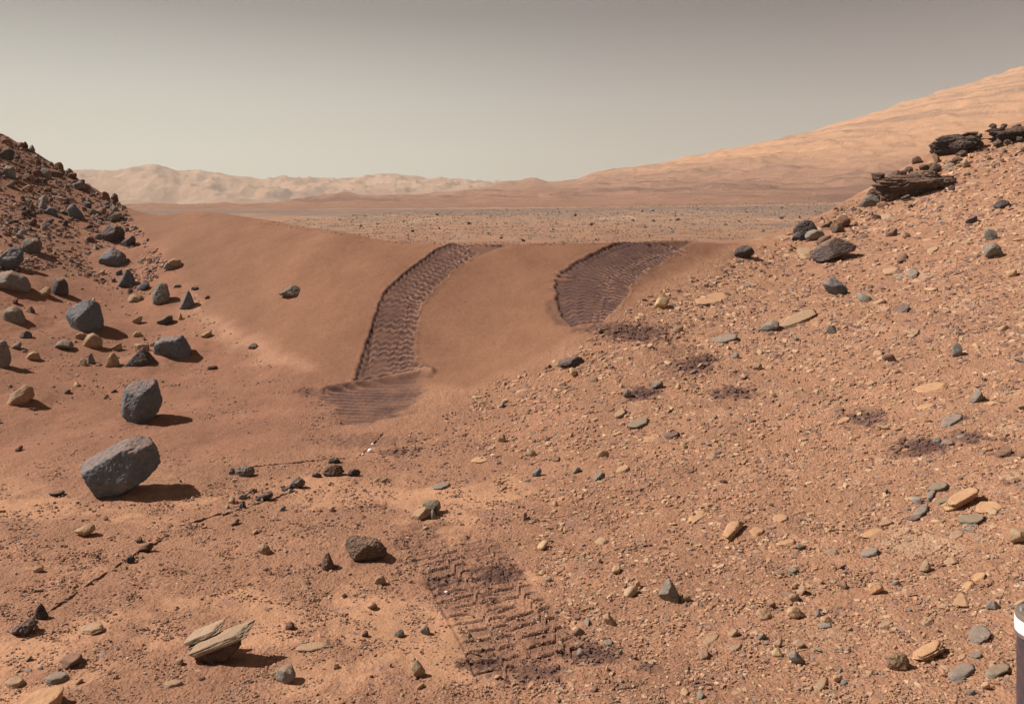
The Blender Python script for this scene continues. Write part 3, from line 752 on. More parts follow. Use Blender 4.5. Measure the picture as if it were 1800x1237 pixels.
for bx, kd, cl, lb, kw in [
 ((186, 622, 212, 649), 'tooth', 'tan', 'small pale tooth-shaped stone standing between the round pair and pyramid rock', {}),
 ((150, 622, 167, 641), 'pyramid', 'grey', 'small grey upright stone, right one of a touching pair below pointed boulder', {}),
 ((139, 630, 153, 644), 'dome', 'tan', 'small round tan stone, left one of a touching pair below pointed boulder', {}),
 ((-14, 600, 19, 650), 'boulder', 'grey', 'tall grey rock cut by the left edge of the photo with black shadow', {}),
 ((12, 678, 58, 718), 'wedge', 'tan', 'pale tan pointed rock alone on sand near the left edge', {}),
 ((-14, 478, 54, 522), 'dome', 'grey', 'big rounded grey-brown boulder at the left edge, lower of two', dict(sub=5)),
 ((-14, 434, 40, 478), 'wedge', 'blue', 'streaked blue-grey boulder at the left edge, upper of two', dict(sub=5, rough=.09)),
 ((91, 489, 120, 523), 'block', 'dark', 'upright rock with dark purple top and pale lower half', {}),
 ((62, 506, 89, 527), 'wedge', 'tan', 'small pale wedge stone left of the dark-topped upright rock', {}),
 ((3, 540, 45, 577), 'dome', 'grey', 'grey domed rock with a light band, left of the pointed boulder', {}),
 ((43, 540, 62, 557), 'pyramid', 'brown', 'small dark brown lump right behind the banded domed rock', {}),
 ((173, 438, 222, 473), 'dome', 'blue', 'dome-shaped blue-grey boulder low on the rubbly slope', dict(sub=5)),
 ((178, 396, 218, 430), 'boulder', 'dark', 'dark furrowed rock leaning downslope above the domed boulder', dict(sub=5, rough=.09)),
 ((212, 415, 238, 436), 'wedge', 'dark', 'black jagged ledge trailing right from the furrowed rock', {}),
 ((150, 416, 166, 428), 'dome', 'brown', 'small dark round stone left of the furrowed rock', {}),
 ((166, 412, 181, 423), 'dome', 'grey', 'small grey stone touching the furrowed rock', {}),
 ((205, 475, 238, 507), 'pyramid', 'blue', 'pointed blue-grey pitted rock below the domed boulder', dict(mat=M_rough)),
 ((240, 497, 263, 512), 'wedge', 'blue', 'small black and white angular stone right of the pitted rock', {}),
 ((267, 499, 299, 541), 'boulder', 'grey', 'layered two-tone rock split by a pale band with a long shadow', dict(rough=.1, sub=5)),
 ((315, 512, 342, 545), 'pyramid', 'blue', 'triangular blue-grey rock at the edge of the smooth dune', {}),
 ((275, 556, 304, 573), 'wedge', 'dark', 'low almost black wedge rock below the two-tone rock', {}),
 ((118, 360, 146, 387), 'lean', 'blue', 'dark tilted block leaning on a small stone high on the slope', {}),
 ((286, 462, 310, 477), 'low', 'grey', 'flat grey rock, left one of two near the dune edge', {}),
 ((294, 455, 320, 474), 'low', 'tan', 'pale yellowish rock, right one of two near the dune edge', {}),
 ((145, 588, 180, 616), 'dome', 'tan', 'pale rounded stone propping the pointed boulder, right one of two', {}),
 ((131, 586, 152, 598), 'low', 'tan', 'small pale stone under the left foot of the pointed boulder', {}),
 ((41, 420, 74, 450), 'block', 'grey', 'cracked blocky grey rock with long shadow near the left edge', dict(rough=.1, mat=M_rough)),
 ((80, 365, 101, 380), 'dome', 'blue', 'smooth dark oval rock left of the tilted block', {}),
 ((51, 357, 61, 372), 'tooth', 'brown', 'small dark tooth rock standing on bare sand high on the slope', {}),
 ((115, 297, 129, 311), 'dome', 'grey', 'round grey rock standing out against the sky on the slope edge', {}),
 ((70, 297, 92, 316), 'dome', 'grey', 'pale rounded boulder in the rubble below the slope edge', {}),
 ((190, 374, 213, 391), 'wedge', 'grey', 'small pale-topped rock where rubble meets the dune', {}),
 ((194, 341, 208, 358), 'dome', 'brown', 'small dark rock at the lower end of the slope skyline', {}),
 ((176, 338, 194, 354), 'dome', 'reddish', 'rounded reddish rock near the lower end of the slope skyline', {}),
 ((222, 350, 238, 361), 'pyramid', 'grey', 'grey pointed stone at the tip of the dune crest', {}),
 ((40, 250, 50, 262), 'tooth', 'dark', 'small dark spike of rock on the upper skyline', {}),
 ((95, 286, 112, 303), 'dome', 'reddish', 'reddish rounded rock on the skyline above the round grey one', {}),
 ((52, 256, 62, 270), 'lean', 'grey', 'grey slab leaning on the upper skyline', {}),
 ((6, 292, 26, 316), 'block', 'grey', 'pale framed block with a dark hollow at the left edge', {}),
 ((0, 262, 24, 284), 'boulder', 'dark', 'dark rock heap high at the left edge', {}),
 ((236, 605, 264, 624), 'block', 'tan', 'pale broken rock behind the dark pyramid rock', dict(rough=.1)),
 ((34, 583, 56, 597), 'low', 'dark', 'small dark oval rock left of the pointed boulder', {}),
 ((232, 557, 250, 571), 'wedge', 'tan', 'small tan stone leaning on sand left of the black wedge', {}),
 ((224, 519, 252, 532), 'low', 'tan', 'low pale rock half buried in sand below the pitted rock', {}),
 ((304, 500, 319, 510), 'low', 'grey', 'small flat-topped stone behind the triangular rock', {}),
 ((313, 552, 322, 564), 'tooth', 'orange', 'tiny orange standing chip right of the black wedge', {}),
 ((352, 584, 372, 596), 'wedge', 'tan', 'small white-tipped stone with a sand tail below the dune edge', {}),
 ((234, 584, 250, 594), 'dome', 'tan', 'small speckled stone above the flat-topped boulder', {}),
 ((194, 605, 216, 618), 'wedge', 'tan', 'small pale stone right of the propping stones', {}),
 ((96, 600, 128, 617), 'low', 'grey', 'long low grey-green stone left of the propping stones', {}),
 ((45, 620, 70, 636), 'low', 'tan', 'flat tan stone near the left edge', {}),
 ((19, 602, 38, 616), 'wedge', 'grey', 'small grey stone right beside the tall edge rock', {}),
 ((336, 504, 350, 512), 'low', 'dark', 'small dark stone lying on the dune foot', {}),
 ((360, 520, 369, 527), 'dome', 'brown', 'tiny dark stone on the dune foot right of the triangular rock', {}),
 ((365, 643, 383, 651), 'low', 'brown', 'small brown stone on sand right of the flat-topped boulder', {}),
 ((490, 503, 539, 523), 'pyramid', 'grey', 'lone grey triangular rock lying on the smooth dune face', dict(mat=M_rough)),
 ((436, 604, 454, 615), 'dome', 'green', 'small dark greenish stone on sand at the dune foot', {}),
 ((26, 785, 40, 795), 'wedge', 'brown', 'small dark stone left of the biggest boulder', {}),
 ((84, 866, 112, 874), 'low', 'dark', 'flat dark chip left of the biggest boulder foot', {}),
]:
    kw = dict(kw); kw.setdefault('sub', 4); B('rock', bx, kd, cl, lb, **kw)

# ------------------------------------------------------------------ single stones of the foreground floor
for bx, kd, cl, lb, kw in [
 ((130, 925, 167, 945), 'wedge', 'tan', 'flat-topped tan stone with a dark underside below the biggest boulder', {}),
 ((451, 959, 475, 976), 'dome', 'tan', 'small pale rounded stone left of the dark standing stone', {}),
 ((565, 975, 588, 1003), 'tooth', 'brown', 'dark brown upright stone left of the big rough rock', dict(mat=M_rough)),
 ((658, 1013, 679, 1029), 'dome', 'tan', 'small round tan stone below the big rough rock', {}),
 ((62, 1062, 85, 1089), 'tooth', 'dark', 'black crumbly lump standing upright near the lower left', dict(mat=M_rough, rough=.16)),
 ((20, 1092, 64, 1120), 'wedge', 'dark', 'long black crumbly lump left of the upright one', dict(mat=M_rough, rough=.18)),
 ((485, 1175, 520, 1203), 'boulder', 'grey', 'grey and pale rock at the bottom, right of split plank rock', dict(rough=.08)),
 ((722, 1164, 748, 1192), 'lean', 'tan', 'pale tan angular stone near the bottom left of cleat prints', dict(p=26)),
 ((693, 1109, 711, 1122), 'dome', 'grey', 'small grey-tan stone, left one of three in a row near cleat prints', {}),
 ((738, 1102, 756, 1117), 'dome', 'grey', 'small grey stone, right one of three in a row near cleat prints', {}),
 ((636, 1110, 648, 1121), 'dome', 'brown', 'small dark pebble, leftmost of three in a row near cleat prints', {}),
 ((645, 1062, 663, 1073), 'dome', 'tan', 'small tan stone above the row of three stones', {}),
 ((501, 1095, 518, 1108), 'dome', 'brown', 'small dark stone above right of the split plank rock', {}),
 ((875, 765, 889, 779), 'block', 'tan', 'small cube-like tan stone above the rocky floor middle', dict(p=26)),
 ((935, 824, 952, 838), 'wedge', 'blue', 'small blue-grey stone with black underside in the middle', {}),
 ((1157, 1022, 1197, 1061), 'pyramid', 'grey', 'grey-green pyramid rock right of the cleat prints', dict(sub=5, color=(.21, .19, .155))),
 ((1195, 1046, 1214, 1059), 'low', 'tan', 'small tan lump touching the grey pyramid rock', {}),
 ((1060, 1081, 1080, 1101), 'lean', 'tan', 'small upright stone with dark right side, between prints and pyramid rock', {}),
 ((1115, 1021, 1126, 1034), 'dome', 'pale', 'small round pale stone left of the grey pyramid rock', {}),
 ((1383, 1069, 1408, 1089), 'boulder', 'pale', 'rounded pale tan stone, largest of the bottom right cluster', {}),
 ((1330, 1076, 1357, 1090), 'block', 'pale', 'blocky pale stone left of the rounded pale one', {}),
 ((1442, 1087, 1463, 1100), 'block', 'pale', 'blocky pale stone right of the rounded pale one', {}),
 ((1386, 1147, 1412, 1169), 'lean', 'grey', 'grey-green trapezoid stone near the bottom right', {}),
 ((1360, 1124, 1376, 1139), 'wedge', 'tan', 'small tan stone above the grey-green trapezoid stone', {}),
 ((1332, 1114, 1347, 1127), 'dome', 'grey', 'small grey stone with shadow below the blocky pale stone', {}),
 ((1279, 1108, 1297, 1120), 'wedge', 'tan', 'small half dark stone right of the tan tongue stone', {}),
 ((1434, 1071, 1444, 1086), 'tooth', 'grey', 'tiny grey standing stone above the right blocky pale stone', {}),
 ((1615, 986, 1638, 1007), 'pyramid', 'tan', 'cone-shaped tan stone with a dark right side', {}),
 ((1526, 1029, 1553, 1047), 'block', 'orange', 'orange-tan block stone left below the cone-shaped one', dict(p=26)),
 ((1567, 1021, 1582, 1031), 'low', 'grey', 'small grey stone between block and cone-shaped stones', {}),
 ((1559, 1152, 1598, 1180), 'boulder', 'tan', 'rounded lumpy brown-tan rock near the bottom right', dict(rough=.09, mat=M_rough, color=(.27, .175, .11))),
 ((1733, 1058, 1756, 1073), 'dome', 'grey', 'rounded grey stone right of the orange plates', {}),
 ((1775, 935, 1815, 959), 'block', 'tan', 'pale grey-tan block cut by the right edge', {}),
 ((1552, 860, 1562, 868), 'dome', 'grey', 'tiny grey stone left of the grey oval pair', {}),
 ((1672, 604, 1690, 629), 'boulder', 'grey', 'upright egg-shaped grey stone high on the right slope', {}),
 ((1704, 686, 1731, 709), 'pyramid', 'grey', 'grey fan-shaped stone with small pieces behind it', {}),
 ((1452, 573, 1470, 588), 'block', 'grey', 'small blue-grey block above the dark print patch', {}),
 ((1446, 489, 1490, 521), 'lean', 'blue', 'dark blue-grey wedge block alone on the right slope', dict(sub=5, p=30)),
 ((1557, 402, 1577, 417), 'wedge', 'brown', 'small brown rock below the lower outcrop', {}),
 ((1697, 379, 1718, 395), 'wedge', 'dark', 'small dark leaning rock on the upper right slope', {}),
 ((1730, 404, 1751, 424), 'block', 'grey', 'brownish cube-like rock, upper one of two near the right edge', {}),
 ((1729, 428, 1764, 456), 'dome', 'grey', 'grey layered rock, lower one of two near the right edge', dict(rough=.09)),
 ((1336, 565, 1370, 584), 'wedge', 'grey', 'grey blocky rock left of the pale bedrock slab', {}),
 ((1323, 639, 1340, 652), 'boulder', 'tan', 'small black and white stone on the middle right slope', {}),
 ((980, 629, 1026, 646), 'wedge', 'dark', 'long dark flat rock near the dune foot', dict(rough=.09, mat=M_slab)),
 ((1096, 685, 1110, 700), 'low', 'grey', 'grey stone on the dark scuffed patch', {}),
 ((1146, 671, 1166, 684), 'block', 'grey', 'grey blocky stone right above the dark scuffed patch', {}),
 ((1290, 433, 1326, 457), 'boulder', 'dark', 'dark lump alone where the right slope meets the dune', dict(mat=M_rough)),
 ((1395, 388, 1436, 417), 'boulder', 'dark', 'black crumbly rock, highest of the heap left on the ridge', dict(mat=M_rough, rough=.12, sub=5)),
 ((1392, 410, 1416, 426), 'dome', 'dark', 'dark rounded rock, lowest left of the ridge heap', dict(mat=M_rough)),
 ((1412, 405, 1452, 425), 'low', 'grey', 'grey slab-like rock right of the lowest dark one in the ridge heap', dict(mat=M_slab)),
 ((1468, 379, 1494, 402), 'boulder', 'reddish', 'reddish-grey block on the ridge between heap and outcrop', dict(mat=M_rough)),
 ((1463, 393, 1484, 411), 'dome', 'brown', 'dark brown rock under the reddish-grey ridge block', dict(mat=M_rough)),
 ((1443, 390, 1464, 402), 'wedge', 'brown', 'small brown rock left of the reddish-grey ridge block', dict(mat=M_rough)),
 ((1628, 283, 1656, 300), 'lean', 'tan', 'pale triangular slab standing behind the lower outcrop', dict(mat=M_slab)),
 ((1688, 281, 1706, 297), 'lean', 'tan', 'pale tilted stone between lower and upper outcrops', dict(mat=M_slab)),
 ((1603, 276, 1620, 290), 'boulder', 'brown', 'small brown lump on the ridge line below the upper outcrop', dict(mat=M_rough)),
 ((1515, 343, 1546, 366), 'boulder', 'grey', 'grey-brown rock at the lower left foot of the lower outcrop', dict(mat=M_rough)),
 ((1747, 352, 1775, 368), 'low', 'dark', 'dark broken ledge piece near the right edge', dict(mat=M_rough)),
 ((1640, 770, 1655, 780), 'low', 'grey', 'small grey stone on the purple scuffed patch', {}),
]:
    kw = dict(kw); kw.setdefault('sub', 4); B('stone', bx, kd, cl, lb, cat='stone', **kw)
B('rock', [(605, 962), (612, 951), (640, 955), (668, 957), (680, 968), (682, 980), (672, 990), (640, 990), (622, 986), (608, 968)], 'x', 'brown', 'big dark brown rough rock with a flat dusty top, left of the cleat prints',
  sub=6, depth=.55, rough=.06, p=26, seed=77, mat=M_rough, color=(.155, .105, .078), fine=.04)
B('rock', [(1425, 455), (1426, 446), (1444, 428), (1464, 419), (1490, 427), (1503, 435), (1500, 443), (1470, 452), (1434, 462)], 'x', 'dark', 'large dark slab-like rock with a pale facet, below the ridge heap', sub=6, depth=.7, rough=.04, p=34, seed=3, planes=[(.15, -1, .35, .5), (.3, -1, -.3, .62)], facets=1, color=(.125, .098, .09))
# composite rock in the middle
root = bpy.data.objects.new('rock', None); COL.objects.link(root); P0 = at(748, 913); root.location = P0
tag(root, 'jumbled rock of pale, dark and greenish pieces at the head of the cleat prints', 'rock')
B('rock_fragment', (722, 893, 757, 915), 'wedge', 'tan', parent=root, origin=at(740, 913), sub=5)
B('rock_fragment', (745, 888, 768, 902), 'boulder', 'dark', parent=root, origin=at(752, 908), sub=4, color=(.06, .065, .06))
B('rock_fragment', (742, 881, 775, 900), 'block', 'green', parent=root, origin=at(757, 904), sub=4)
B('rock_fragment', (755, 895, 768, 912), 'tooth', 'grey', parent=root, origin=at(760, 912), sub=4)
# split plank rock
root = bpy.data.objects.new('split_rock', None); COL.objects.link(root); P0 = at(385, 1165); root.location = P0
tag(root, 'rock split into two tilted plank-like layers with long shadow, lower left', 'rock')
def make_plank(name, p0, p1, thick, org, depth, color, seed, parent, sub=5):
    """long tilted block between two photo points, thick in photo px, standing over the ground point org"""
    G = at(*org); s = G[1]/F; r = np.random.RandomState(seed)
    dx = (p1[0]-p0[0])*s; dz_ = -(p1[1]-p0[1])*s; L = math.hypot(dx, dz_); an = math.atan2(dz_, dx); T = thick*s
    Nn = [(1, .15, -.35), (1, -.3, .2), (-1, .1, .3), (-1, -.2, -.2), (0, 1, 0), (.03, -1, .1), (0, -.5, 1), (.02, .05, 1), (0, 0, -1), (.05, -.6, -1)]
    H = [1.0, .98, 1.0, .98, 1, .95, 1.0, .95, 1, 1.02]
    V, Fc, D = chop(Nn, H, sub, 30); q = V*1.2+r.uniform(0, 50, 3)
    V[:, 1:] *= (1+.10*fbm3(q*np.array([2.5, 1, 1]), 4)+.07*noise3(q*np.array([.8, 7, 7])))[:, None]; V[:, 0] *= 1+.06*noise3(q*3)
    V = V*np.array([L/2, L*depth/2, T/2])
    ca, sa = math.cos(an), math.sin(an); V = np.c_[V[:, 0]*ca-V[:, 2]*sa, V[:, 1], V[:, 0]*sa+V[:, 2]*ca]
    o = link(name, mesh_np(name, V, Fc), M_slab, parent); cx_, cy_ = (p0[0]+p1[0])/2, (p0[1]+p1[1])/2
    o.location = np.array([(cx_-CX)*G[1]/F, G[1], CAMZ-(cy_-HY)*G[1]/F])-np.array(parent.location); o.color = (*color, 1)
    return o
make_plank('rock_layer', (326, 1127), (391, 1101), 15, (358, 1150), .5, (.36, .27, .19), 4, root)
make_plank('rock_layer', (332, 1148), (441, 1106), 21, (386, 1162), .34, (.30, .225, .16), 9, root, 6)
make_plank('rock_layer', (331, 1137), (372, 1122), 6, (352, 1154), .6, (.16, .11, .085), 12, root)
B('rock_base', [(344, 1152), (400, 1126), (425, 1122), (424, 1138), (400, 1160), (372, 1172), (350, 1166)], 'x', 'brown', parent=root, origin=at(385, 1168), sub=5, depth=.32, p=20, rough=.06, mat=M_rough)
B('rock_fragment', (362, 1155, 380, 1172), 'dome', 'dark', parent=root, origin=at(371, 1170), sub=4, mat=M_rough)
# flat slabs, outline = upper face
for bx, kd, cl, th, lb, kw in [
 ([(30, 1239), (60, 1212), (80, 1205), (106, 1204), (109, 1217), (88, 1236), (60, 1262), (25, 1262)], 'x', 'orange', 30, 'large pale tan slab cut by the bottom left edge', dict(sub=5)),
 ((105, 1145, 143, 1163), 'slab', 'brown', 9, 'dark tilted flake with a black underside, lower left', dict(tiltx=.25)),
 ((80, 1178, 120, 1194), 'oval', 'grey', 12, 'pale rounded stone with a sand tail, right of the edge oval', {}),
 ((10, 1187, 42, 1202), 'oval', 'tan', 12, 'long tan oval stone near the bottom left corner', {}),
 ((140, 1094, 180, 1107), 'slab', 'tan', 8, 'flat tan stone right of the black crumbly lumps', dict(tiltx=.15)),
 ((520, 1127, 577, 1142), 'slab', 'tan', 5, 'thin pale plate flush with the floor, right of the plank rock', {}),
 ((288, 1192, 320, 1204), 'oval', 'tan', 8, 'small tan stone near the bottom, left of the split plank rock foot', {}),
 ((762, 846, 790, 857), 'slab', 'grey', 5, 'thin flat layered stone above the jumbled rock', dict(layers=2)),
 ((1104, 732, 1140, 749), 'slab', 'green', 7, 'pale layered flat rock in the middle of the right floor', dict(layers=2)),
 ((1080, 719, 1098, 731), 'oval', 'tan', 6, 'small oval tan stone left above the pale layered rock', {}),
 ((1222, 513, 1282, 534), 'slab', 'orange', 3, 'smooth pale orange bedrock patch bare of stones', {}),
 ([(1368, 572), (1385, 556), (1410, 545), (1428, 541), (1433, 552), (1405, 566), (1380, 574)], 'x', 'tan', 6, 'wide pale bedrock slab right of the grey blocky rock', dict(sub=5)),
 ([(1663, 878), (1672, 870), (1712, 854), (1719, 857), (1715, 864), (1680, 884), (1672, 884)], 'x', 'orange', 13, 'long pale slab with dark layered edge, biggest on right floor', dict(sub=5, layers=4, lift=.03, tiltx=.12, p=40)),
 ([(1716, 890), (1728, 880), (1752, 880), (1762, 888), (1752, 896), (1728, 900), (1717, 896)], 'x', 'orange', 6, 'bright orange-tan plate right of the long layered slab', dict(sub=5, tiltx=.05)),
 ([(1684, 911), (1692, 905), (1728, 903), (1726, 911), (1716, 917), (1690, 916)], 'x', 'green', 9, 'grey-green slab with a notch below the long layered slab', dict(sub=5, layers=2)),
 ((1668, 930, 1694, 946), 'slab', 'tan', 5, 'narrow tan slab below the grey-green notched slab', {}),
 ((1630, 845, 1667, 860), 'oval', 'green', 9, 'grey-green oval stone, upper one of a pair by the long slab', {}),
 ((1629, 857, 1643, 876), 'oval', 'grey', 8, 'grey upright oval stone, lower left one of a pair by the long slab', {}),
 ((1646, 872, 1668, 883), 'oval', 'green', 5, 'flat grey-green stone touching the left end of the long slab', {}),
 ((1606, 884, 1632, 903), 'slab', 'grey', 9, 'grey angular stone left of the long layered slab', {}),
 ((1597, 903, 1620, 913), 'slab', 'dark', 5, 'dark pitted flat stone left of the grey angular one', {}),
 ((1511, 927, 1555, 944), 'leaf', 'orange', 4, 'smooth pale orange leaf-shaped plate tapering to the left', {}),
 ((1365, 946, 1398, 957), 'slab', 'orange', 5, 'thin orange plate with dark lower edge left of the leaf-shaped one', {}),
 ((1544, 912, 1568, 922), 'oval', 'tan', 5, 'flat grey-tan stone above the leaf-shaped plate', {}),
 ((1512, 960, 1544, 975), 'slab', 'grey', 7, 'dark tilted flake below the leaf-shaped plate', dict(tiltx=.25)),
 ([(1270, 936), (1276, 926), (1288, 914), (1304, 914), (1296, 926), (1282, 942)], 'x', 'orange', 9, 'pointed layered orange stone with dark right side', dict(layers=3, tiltx=.15, lift=.02)),
 ([(1210, 910), (1222, 898), (1243, 895), (1236, 907), (1222, 917)], 'x', 'orange', 3, 'smooth flat pale leaf-shaped plate left of the pointed layered stone', {}),
 ((1358, 902, 1386, 915), 'plate', 'orange', 5, 'small triangular pale orange plate', {}),
 ((1318, 925, 1342, 936), 'plate', 'orange', 6, 'small orange chip with a dark end right of the pointed layered stone', {}),
 ([(1690, 1030), (1700, 1020), (1712, 1022), (1703, 1034), (1696, 1040)], 'x', 'orange', 5, 'upper one of two touching orange plates standing on edge', dict(tiltx=.3)),
 ([(1676, 1062), (1690, 1038), (1696, 1040), (1703, 1064)], 'x', 'orange', 5, 'lower triangular one of two touching orange plates', {}),
 ((1705, 1004, 1732, 1020), 'slab', 'orange', 4, 'thin curved orange flake above the two touching plates', dict(tiltx=.2)),
 ([(1610, 1150), (1614, 1136), (1640, 1123), (1655, 1127), (1648, 1140), (1624, 1152)], 'x', 'orange', 9, 'pale layered slab with dark stripes near the bottom right', dict(sub=5, layers=4, lift=.02, tiltx=.12, p=36)),
 ((1703, 1096, 1740, 1128), 'plate', 'grey', 7, 'square grey slab lying tilted left of the metal post', dict(sub=5)),
 ((1668, 1162, 1712, 1190), 'oval', 'grey', 9, 'grey-tan oval stone below the square grey slab', {}),
 ((1705, 1143, 1726, 1155), 'plate', 'grey', 8, 'small grey stone with dark right end under the square slab', {}),
 ((1733, 1164, 1774, 1184), 'slab', 'green', 8, 'pale green-grey slab at the foot of the metal post', {}),
 ((1433, 1188, 1456, 1212), 'leaf', 'tan', 6, 'narrow tan oval stone standing askew at the bottom', {}),
 ((1236, 1115, 1262, 1133), 'leaf', 'tan', 6, 'tan tongue-shaped stone below the grey pyramid rock', {}),
 ((1282, 1130, 1304, 1143), 'leaf', 'tan', 5, 'slim tan flake right below the tongue-shaped stone', {}),
 ((1545, 1089, 1568, 1101), 'oval', 'tan', 6, 'flat tan oval between the lower right pale stones', {}),
 ((1620, 1082, 1640, 1096), 'oval', 'tan', 7, 'small oval tan stone above the layered bottom slab', {}),
 ((1385, 996, 1402, 1004), 'plate', 'green', 6, 'small green-grey stone on the right floor', {}),
 ((830, 802, 858, 812), 'plate', 'orange', 2, 'flat orange bedrock disc right of the white fragments', {}),
 ((1130, 762, 1160, 776), 'slab', 'orange', 2, 'flat pale bedrock patch below the pale layered rock', {}),
 ((1168, 757, 1194, 767), 'slab', 'dark', 6, 'dark long stone right of the pale bedrock patch', {}),
 ((1084, 816, 1106, 828), 'oval', 'pale', 6, 'pale oval stone with dark right end mid floor', {}),
 ((1044, 826, 1060, 839), 'oval', 'grey', 8, 'grey rounded stone left of the pale oval', {}),
 ((1248, 586, 1296, 600), 'slab', 'grey', 6, 'long pale grey flake pointing upslope mid right', dict(tiltx=.2)),
 ((1568, 533, 1598, 550), 'slab', 'dark', 6, 'dark blade-like flake high on the right slope', dict(tiltx=.3)),
 ((1597, 577, 1616, 589), 'slab', 'tan', 5, 'paired pale flake with black gap right of the blade flake', dict(layers=2)),
 ((1612, 708, 1644, 717), 'slab', 'orange', 3, 'pale orange sliver left of the grey fan-shaped stone', {}),
 ((1607, 670, 1665, 688), 'slab', 'orange', 4, 'curled pale orange flake above the orange sliver', {}),
 ((1472, 732, 1493, 743), 'slab', 'orange', 4, 'orange sliver beside the purple scuff on right slope', {}),
 ((1655, 725, 1690, 745), 'slab', 'grey', 5, 'grey flake crossing a purple scuff near the right', {}),
 ((1552, 468, 1580, 480), 'slab', 'pale', 5, 'pale pair-like flake right of the dark wedge block', {}),
 ((1595, 471, 1613, 486), 'plate', 'grey', 6, 'grey triangular flake right of the pale flake', {}),
 ((1576, 443, 1594, 458), 'oval', 'brown', 8, 'brown oval rock high on the right slope', {}),
 ((1402, 434, 1428, 448), 'plate', 'tan', 6, 'pale stone touching the left end of the large dark slab', {}),
 ((1630, 432, 1650, 441), 'slab', 'pale', 4, 'pale flat sliver high on the right slope', {}),
 ((1750, 786, 1778, 800), 'oval', 'brown', 8, 'brown long stone on the purple patch at the right edge', {}),
]:
    S('flat_rock', bx, kd, cl, th, lb, cat='stone', **kw)

# ------------------------------------------------------------------ bedrock outcrops of the right ridge
def outcrop(label, blocks, base, extra=()):
    r = bpy.data.objects.new('rock_outcrop', None); COL.objects.link(r); r.location = at(*base)
    tag(r, label, 'outcrop')
    for nm, out, cl, org, kw in blocks:
        kw = dict(kw); kw.setdefault('depth', .8); kw.setdefault('rough', .09); kw.setdefault('mat', M_rough); kw.setdefault('strata', 2.2)
        B(nm, out, 'x', cl, parent=r, origin=at(*org), sub=6, fine=.05, **kw)
    q = np.random.RandomState(int(base[0]))
    for (x0, y0, x1, y1) in [b for b in extra for _ in range(1)]:
        for _ in range(5):
            cx_, cy_ = q.uniform(x0, x1), q.uniform(y0, y1); w_ = q.uniform(8, 20); h_ = w_*q.uniform(.45, .8)
            B('outcrop_fragment', (cx_-w_/2, cy_-h_, cx_+w_/2, cy_), q.choice(['block', 'wedge', 'boulder', 'low']), 'dark', parent=r, sub=4, rough=.12, fine=.05, p=24, mat=M_rough, color=tuple(np.array([.12, .082, .07])*q.uniform(.7, 1.7)), origin=at(cx_, cy_+4))
OC = dict(color=(.13, .085, .07)); OD = dict(color=(.075, .06, .06)); OE = dict(color=(.19, .125, .095))
outcrop('lower dark outcrop with an overhanging ledge where the right ridge starts', [
 ('outcrop_core', [(1534, 314), (1552, 305), (1598, 304), (1650, 306), (1682, 319), (1634, 338), (1596, 349), (1548, 353), (1531, 342)], 'dark', (1600, 349), dict(OC, depth=.5, rough=.16, strata=1.4, planes=[(.1, -1, -.55, .42), (0, -.7, 1, .5), (-.9, -1, .1, .6)])),
 ('outcrop_block', [(1531, 312), (1533, 304), (1552, 303), (1558, 312), (1556, 322), (1538, 322)], 'dark', (1545, 345), OC),
 ('outcrop_block', [(1534, 322), (1555, 316), (1582, 322), (1594, 336), (1590, 347), (1560, 352), (1545, 354), (1532, 345)], 'dark', (1562, 352), OC),
 ('outcrop_block', [(1556, 312), (1570, 300), (1582, 298), (1598, 304), (1596, 318), (1575, 324)], 'brown', (1575, 345), OE),
 ('ledge', [(1584, 317), (1598, 304), (1615, 299), (1640, 303), (1654, 312), (1642, 321), (1600, 322)], 'grey', (1618, 338), dict(OE, depth=1.1)),
 ('outcrop_block', [(1592, 318), (1636, 319), (1632, 335), (1600, 347), (1592, 345)], 'dark', (1615, 345), dict(OD, depth=.5)),
 ('ledge', [(1648, 320), (1655, 312), (1676, 314), (1684, 319), (1672, 326), (1655, 327)], 'grey', (1665, 331), OE),
 ('outcrop_block', [(1652, 325), (1675, 324), (1660, 333)], 'dark', (1662, 332), OD),
 ], (1600, 350), [(1532, 335, 1600, 356), (1600, 295, 1650, 305), (1650, 322, 1690, 335), (1560, 300, 1600, 318)])
outcrop('upper black rounded outcrop standing against the orange mountain', [
 ('outcrop_core', [(1634, 254), (1652, 240), (1700, 236), (1721, 240), (1716, 256), (1690, 271), (1640, 269)], 'dark', (1672, 273), dict(OD, depth=.55, rough=.16, strata=1.3, planes=[(-.5, -1, -.3, .55), (.5, -1, -.2, .6), (0, -.6, 1, .6)])),
 ('outcrop_block', [(1632, 262), (1634, 254), (1650, 244), (1668, 246), (1668, 258), (1655, 269), (1636, 268)], 'dark', (1652, 271), OD),
 ('outcrop_block', [(1664, 250), (1672, 240), (1690, 239), (1712, 244), (1716, 254), (1700, 268), (1680, 273), (1668, 264)], 'dark', (1690, 273), OD),
 ('outcrop_block', [(1690, 243), (1705, 238), (1722, 240), (1720, 250), (1700, 254)], 'dark', (1706, 268), OD),
 ('ledge', [(1642, 244), (1660, 237), (1685, 235), (1684, 240), (1660, 243)], 'brown', (1662, 268), OE),
 ('ledge', [(1690, 237), (1700, 232), (1720, 231), (1718, 237)], 'brown', (1705, 266), OE)], (1680, 272), [(1640, 268, 1700, 280), (1700, 240, 1728, 262)])
